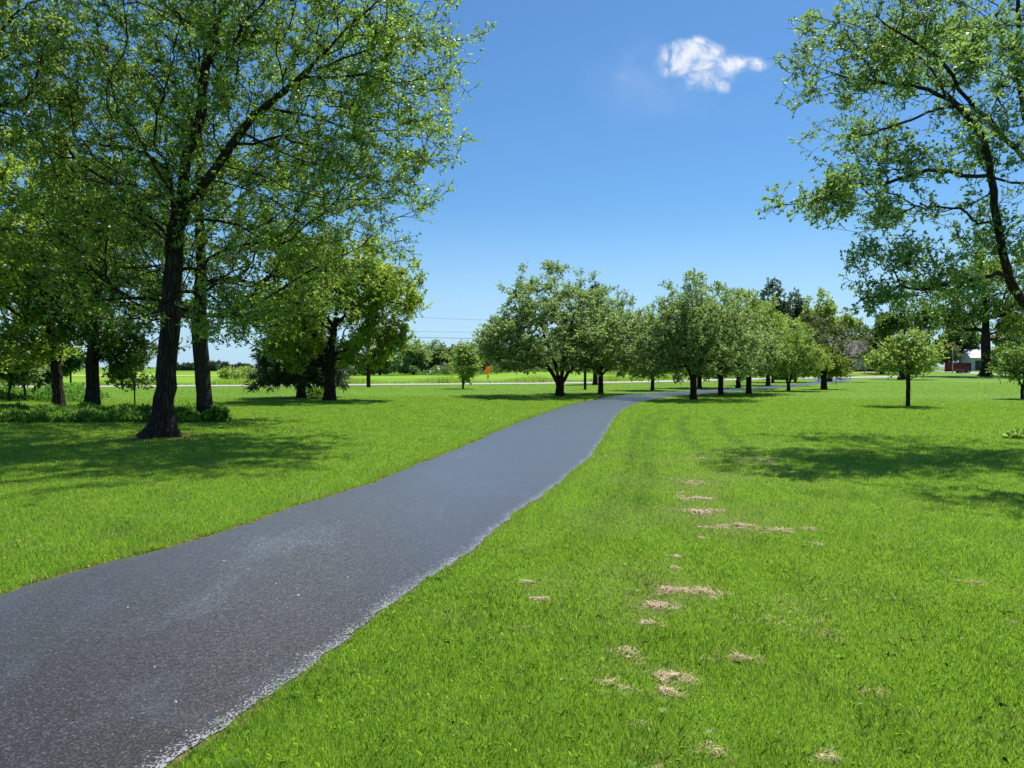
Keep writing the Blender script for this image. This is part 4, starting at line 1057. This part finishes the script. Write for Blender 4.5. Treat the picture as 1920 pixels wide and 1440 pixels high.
for i in range(14):
    a0 = 2 * math.pi * i / 14; a1 = 2 * math.pi * (i + 1) / 14
    m.tube((.15 + .05 * math.cos(a0), .16 * math.sin(a0), .93 - .02 * math.cos(a0)), (.15 + .05 * math.cos(a1), .16 * math.sin(a1), .93 - .02 * math.cos(a1)), .014, .014, 6)
m.build('steering_wheel', M['blackpaint'], tr)
for y in (-.36, .36): wheel(tr, .45, y, .30, .2); wheel(tr, -.5, y * .9, .19, .14)
b = np.array([at(1797, 700, 130)[0], 130., float(gz(at(1797, 700, 130)[0], 130.))])
ct = empty('garden_cart', b, 'small reddish cart parked left of the lawn tractor', 'cart')
MB().prism([(-.45, .35), (.45, .35), (.55, .75), (-.55, .75)], -.3, .3, 'y').build('tub', M['redpaint'], ct)
for y in (-.36, .36): wheel(ct, 0, y, .22, .09)
MB().tube((.5, 0, .5), (1.0, 0, .35), .02, .02, 8).build('handle', M['steel'], ct)
b = np.array([at(1786, 700, 132)[0], 132., float(gz(at(1786, 700, 132)[0], 132.))])
pm = empty('flag_pole', b, 'thin pale metal pole in front of the red boards', 'pole')
MB().tube((0, 0, -.2), (0, 0, 4.3), .07, .05, 12).build('pole', M['steel'], pm, True); lathe([(.001, 4.42), (.07, 4.37), (.08, 4.32), (.05, 4.28)]).build('finial', M['steel'], pm, True)
wire('pale service wire running from left of the far oak trunk past it to the right', pt(1786, 629, 135), pt(1925, 631, 120), .1, .03)
b = ground(1642, 704)
st = empty('stake', b, 'thin wooden stake in the grass left of the small round lawn tree', 'stake')
MB().tube((0, 0, -.1), (0, 0, .95), .035, .03, 6).build('stake_post', M['pole'], st); MB().box(-.07, .07, -.05, -.036, .7, .86).build('tag_plate', M['trim'], st)

# ================================================================== GRASS
clumps = [(1300, 905, 42, .5), (1308, 936, 45, .8), (1306, 961, 52, 1), (1275, 925, 22, .3), (1375, 987, 46, .9), (1325, 990, 24, .5), (1457, 995, 36, .8), (1512, 992, 20, .6), (1316, 1010, 15, .5),
          (1268, 1045, 18, .5), (1266, 1066, 16, .6), (1528, 1022, 26, .6), (1250, 1106, 38, .9), (1322, 1112, 44, .9), (1230, 1137, 42, .9), (1214, 1170, 26, .7), (1240, 1178, 14, .3), (1008, 1125, 28, .7),
          (988, 1092, 18, .5), (1180, 1227, 40, .8), (1385, 1235, 42, .8), (1266, 1274, 48, 1), (1252, 1300, 40, .7), (1140, 1280, 36, .35), (1170, 1295, 34, .4), (1435, 864, 28, .9), (1392, 868, 20, .4), (1315, 860, 18, .4),
          (1440, 1165, 50, .22), (1530, 1165, 36, .22), (1390, 1165, 20, .25), (1545, 1190, 40, .25), (1640, 1300, 34, .45), (1820, 1092, 26, .4), (1345, 1412, 40, .45), (1550, 1424, 34, .6), (1200, 1360, 26, .25),
          (1895, 1168, 26, .3), (1236, 1445, 16, .4), (1660, 1010, 26, .2), (980, 1180, 22, .25), (1480, 1145, 40, .18)]
cw = []
for (px, py, wd, st_) in clumps:
    c = ground(px, py); cw.append((c[0], c[1], wd / 2 / F * c[1] * .85, st_ * .9))
cw = np.array(cw)
rng = np.random.default_rng(77)
def area_pts(n, r0, r1, a0, a1, power):
    """points in a sector round the viewpoint; power 0 = even per area"""
    q = rng.uniform(0, 1, n); r = (r0 ** (2 - power) + q * (r1 ** (2 - power) - r0 ** (2 - power))) ** (1 / (2 - power))
    a = rng.uniform(a0, a1, n); return np.stack([r * np.sin(a), r * np.cos(a)], -1), r
BV = []; BF = []; BR = []; BD = []; BT = []; boff = 0
TRACKS = [smooth_line([ground(*p)[:2] for p in l], .8) for l in (
    [(1120, 1010), (1160, 930), (1180, 870), (1192, 820), (1205, 790), (1245, 770)], [(1195, 960), (1215, 900), (1212, 850), (1218, 810), (1238, 786)],
    [(1345, 880), (1305, 835), (1278, 802), (1288, 780)], [(1425, 872), (1385, 832), (1352, 806), (1350, 785)])]
def add_blades(n, r0, r1, r_split, power):
    P, r = area_pts(n, r0, r1, R(-44), R(44), power)
    P = P[~inside(P, PATH_POLY)]
    if r1 > 50: P = P[P[:, 1] < np.interp(P[:, 0], RW[:, 0], RW[:, 1]) - 3.2]
    r = np.linalg.norm(P, axis=1)
    q = rng.uniform(0, 1, len(P)); keep = q < (sstep(36, 56, r) if r1 > 50 else 1 - sstep(36, 46, r)); P = P[keep]; r = r[keep]
    near = r + rng.normal(size=len(r)) * .9 < r_split
    blades(P[near], True); blades(P[~near], False)
def blades(P, seg2):
    global boff
    n = len(P); r = np.linalg.norm(P, axis=1)
    tuft = pnoise(np.c_[P, np.zeros(n)], 3, 1.7); t2 = pnoise(np.c_[P, np.zeros(n)], 4, 7.)
    H = .039 * rng.uniform(.5, 1.3, n) * (1 + .10 * tuft + .15 * t2) * np.interp(r, [3, 8, 30], [1, 1, 1.05])
    Wd = np.interp(r, [2.6, 6, 15, 42, 90], [.0022, .0045, .0092, .022, .042]) * rng.uniform(.7, 1.3, n) * (1 if seg2 else 1.3)
    dry = np.zeros(n)
    for cx, cy, cr, s_ in cw:
        k = np.exp(-((P[:, 0] - cx) ** 2 + ((P[:, 1] - cy) * .75) ** 2) / (2 * (cr * 1.7) ** 2)); dry = np.maximum(dry, k * s_ * .75)
    band = np.exp(-((P[:, 0] / P[:, 1] - .235) / .16) ** 2) * sstep(2, 5, P[:, 1]) * (1 - sstep(12, 19, P[:, 1]))
    dry = dry + band * .5 * np.clip(pnoise(np.c_[P, np.zeros(n)], 12, 2.2) + .35, 0, 1)
    isdry = (rng.uniform(0, 1, n) < np.clip(dry, 0, .95) + .035)
    dryv = np.where(isdry, rng.uniform(.5, 1, n), rng.uniform(0, .12, n))
    H = np.where(isdry, H * .7, H)
    low = np.zeros(n)
    for cx, cy, cr, s_ in cw: low = np.maximum(low, s_ * np.exp(-((P[:, 0] - cx) ** 2 + (P[:, 1] - cy) ** 2) / (2 * (cr * .9) ** 2)))
    H = H * (1 - .45 * low)
    trk = np.zeros(n)
    for line in TRACKS:
        for q0, q1 in zip(line[:-1], line[1:]):
            e = q1 - q0; t = np.clip(((P - q0) @ e) / (e @ e), 0, 1); dd_ = np.linalg.norm(P - q0 - t[:, None] * e, axis=1); trk = np.maximum(trk, np.exp(-(dd_ / .16) ** 2))
    BT.append(np.repeat(trk, 5 if seg2 else 3))
    a = rng.uniform(0, 2 * math.pi, n); lean = rng.normal(size=(n, 2)) * .36 + np.stack([.06 * tuft, .08 * t2], -1)
    sd = np.stack([np.cos(a), np.sin(a), np.zeros(n)], -1) * Wd[:, None] / 2
    b0 = np.c_[P, gz(P[:, 0], P[:, 1]) - .002]
    tip = b0 + np.c_[lean * H[:, None], H * np.clip(1 - .35 * (lean ** 2).sum(1), .45, 1)]
    if seg2:
        md = b0 + np.c_[lean * H[:, None] * .28, H * .58]
        V = np.stack([b0 - sd, b0 + sd, md + sd * .8, tip, md - sd * .8], 1); k = 5
    else:
        V = np.stack([b0 - sd, b0 + sd, tip], 1); k = 3
    BV.append(V.reshape(-1, 3)); BF.append((boff + np.arange(n * k)).reshape(n, k)); boff += n * k
    BR.append(np.repeat(rng.uniform(0, 1, n), k)); BD.append(np.repeat(dryv, k))
add_blades(1550000, 2.6, 46.0, 7.0, 1.5)
add_blades(260000, 36.0, 92.0, 7.0, 2.1)
tag(nobj('grass', np.concatenate(BV), BF, M['blade'], attrs={'rnd': np.concatenate(BR), 'dry': np.concatenate(BD), 'track': np.concatenate(BT)}), 'short bright green mown lawn grass with a few dry blades', None, None, 'stuff')

# longer blades, tinted darker for the lip's shadow line, hanging over both path edges
def edge_blades(Pp, outn, n, seed, hmax, reach):
    rng = np.random.default_rng(seed); s = np.concatenate([[0], np.cumsum(np.linalg.norm(np.diff(Pp, axis=0), axis=1))])
    nc = 420; qc = rng.uniform(0, 1, nc) ** 1.5 * min(s[-1], 45); ch = rng.uniform(.35, 1.15, nc); ck = rng.integers(0, nc, n); inc = rng.uniform(0, 1, n) < .6
    q = np.where(inc, np.abs(qc[ck] + rng.normal(size=n) * (.03 + .05 * ch[ck])), rng.uniform(0, 1, n) ** 1.3 * min(s[-1], 45)); q = np.minimum(q, min(s[-1], 45))
    i = np.clip(np.searchsorted(s, q), 1, len(Pp) - 1)
    t = ((q - s[i - 1]) / (s[i] - s[i - 1]))[:, None]; c = Pp[i - 1] * (1 - t) + Pp[i] * t; o = outn[i]
    wn_ = .5 + .5 * np.sin(q * 2.3 + seed) * np.sin(q * 5.1)
    c = c + o * (.03 * (seed == 3) + rng.uniform(.0, .10, n) + .05 * np.clip(np.sin(q * 3.1) * np.sin(q * 7.7), 0, 1))[:, None]
    H = hmax * rng.uniform(.4, 1.1, n) * np.where(inc, ch[ck] * 1.15, .5) * (.75 + .3 * wn_); d = np.linalg.norm(c, axis=1)
    wd = np.interp(d, [3, 8, 20, 50], [.004, .007, .014, .03]); a = rng.uniform(0, 6.28, n)
    sd = np.stack([np.cos(a), np.sin(a), 0 * a], -1) * wd[:, None] / 2; b0 = np.c_[c, 0 * a]
    lean = -o * rng.uniform(-.2, reach, n)[:, None] + rng.normal(size=(n, 2)) * .3
    tip = b0 + np.c_[lean * H[:, None], H * .8]
    V = np.stack([b0 - sd, b0 + sd, tip], 1).reshape(-1, 3)
    return V, np.repeat(rng.uniform(0, .7, n), 3), np.repeat(np.where(rng.uniform(0, 1, n) < .12, .8, .05), 3)
Tp = nrm(np.gradient(PL, axis=0)); oL = np.stack([-Tp[:, 1], Tp[:, 0]], -1); oL *= np.sign((oL * (PL - PR)).sum(1))[:, None]
V1, r1_, d1_ = edge_blades(PL, oL, 60000, 3, .105, .6); V2, r2_, d2_ = edge_blades(PR, -oL, 26000, 4, .06, .8)
Ve = np.concatenate([V1, V2])
tag(nobj('edge_grass', Ve, np.arange(len(Ve)).reshape(-1, 3), M['blade'], attrs={'rnd': np.r_[r1_, r2_], 'dry': np.r_[d1_, d2_]}), 'untrimmed grass lip hanging over both edges of the path', None, None, 'stuff')

# dried clippings lying on the lawn
SV = []; SR = []
for cx, cy, cr, s_ in cw:
    n = int(np.clip(2300 * s_ ** 1.3 * (cr / .12) ** 1.0, 50, 2600) * .30)
    nb = 11; sb = rng.normal(size=(nb, 2)) * np.array([.95, .7]) * cr; wk = rng.integers(0, nb, n); q = sb[wk] + rng.normal(size=(n, 2)) * cr * rng.uniform(.08, .62, nb)[wk][:, None]
    h = (.011 + .014 * s_ * np.exp(-(q ** 2).sum(1) / (cr * .6) ** 2)) * rng.uniform(.5, 1.1, n)
    c = np.c_[cx + q[:, 0], cy + q[:, 1], h]; a = rng.uniform(0, 6.28, n); L = rng.uniform(.02, .06, n)
    w_ = np.interp(cy, [3, 8, 14], [.0022, .004, .008]); dv = np.stack([np.cos(a), np.sin(a), rng.normal(size=n) * .25], -1) * L[:, None] / 2
    sd = np.stack([-np.sin(a), np.cos(a), rng.normal(size=n) * .3], -1) * w_ / 2
    SV.append(np.stack([c - dv - sd, c - dv + sd, c + dv + sd * .6, c + dv - sd * .6], 1).reshape(-1, 3)); SR.append(np.repeat(rng.uniform(0, 1, n), 4))
SV = np.concatenate(SV)
tag(nobj('grass_clippings', SV, np.arange(len(SV)).reshape(-1, 4), M['straw'], attrs={'rnd': np.concatenate(SR)}), 'small tan heaps of dried grass clippings scattered over the lawn right of the path', None, None, 'stuff')
# broad-leaved weeds and clover low in the turf
rng = np.random.default_rng(123); WV = []; WR = []
for i in range(300):
    rr = rng.uniform(3.0, 15.0); a = rng.uniform(R(-40), R(40)); c = np.array([rr * math.sin(a), rr * math.cos(a)])
    if inside(c[None], PATH_POLY)[0]: continue
    k = rng.integers(5, 10); q = rng.uniform(0, 6.28, k); L = rng.uniform(.012, .032) ; sp = rng.uniform(.01, .07)
    P0 = np.c_[c + rng.normal(size=(k, 2)) * sp, rng.uniform(.022, .042, k)]
    V_, F_, r_ = leaves(P0, np.stack([np.cos(q), np.sin(q), rng.uniform(-.1, .5, k)], -1), rng, L, .6, 1.5); WV.append(V_); WR.append(r_)
WV = np.concatenate(WV)
tag(nobj('lawn_weeds', WV, np.arange(len(WV)).reshape(-1, 4), M['shrub'], attrs={'rnd': np.concatenate(WR)}), 'scattered clover and broad-leaved weeds low in the mown lawn', None, None, 'stuff')
# bits of leaf and seed on the asphalt, weeds at the field edge
LV = []; pts = [(465, 1076), (405, 1126), (652, 1092), (367, 1091), (518, 1104), (637, 1150), (290, 1264), (420, 1060), (560, 1126), (700, 1120), (240, 1150), (330, 1330)]
for i, (px, py) in enumerate(pts):
    c = ground(px, py); a = rng.uniform(0, 6.28); L = rng.uniform(.006, .013); d_ = np.array([math.cos(a), math.sin(a), .1]) * L; s_ = np.array([-math.sin(a), math.cos(a), .05]) * L * .4
    c = c + np.array([0, 0, .038]); LV.append(np.array([c - d_, c + s_ + [0, 0, .003], c + d_, c - s_]))
LV = np.concatenate(LV)
tag(nobj('leaf_litter', LV, np.arange(len(LV)).reshape(-1, 4), M['straw'], attrs={'rnd': np.ones(len(LV))}), 'tiny pale leaf scraps lying on the dark asphalt', None, None, 'stuff')
rng = np.random.default_rng(9)
n = 22000; i = rng.integers(0, len(far) - 1, n); t = rng.uniform(0, 1, n)[:, None]
c = far[i] * (1 - t) + far[i + 1] * t; c = c + np.c_[0 * t, rng.uniform(-1.2, 2.5, n)[:, None]]
Hh = rng.uniform(.15, .55, n) * (1 + .5 * np.sin(c[:, 0] * .7)); b0 = np.c_[c, gz(c[:, 0], c[:, 1])]; sd = np.array([.03, 0, 0])
V = np.stack([b0 - sd, b0 + sd, b0 + np.c_[rng.normal(size=(n, 2)) * .12, Hh]], 1).reshape(-1, 3)
tag(nobj('verge_weeds', V, np.arange(len(V)).reshape(-1, 3), M['blade'], attrs={'rnd': np.repeat(rng.uniform(0, 1, n), 3), 'dry': np.repeat((rng.uniform(0, 1, n) < .3) * .6, 3)}), 'tall rough weeds along the far edge of the pale road', None, None, 'stuff')
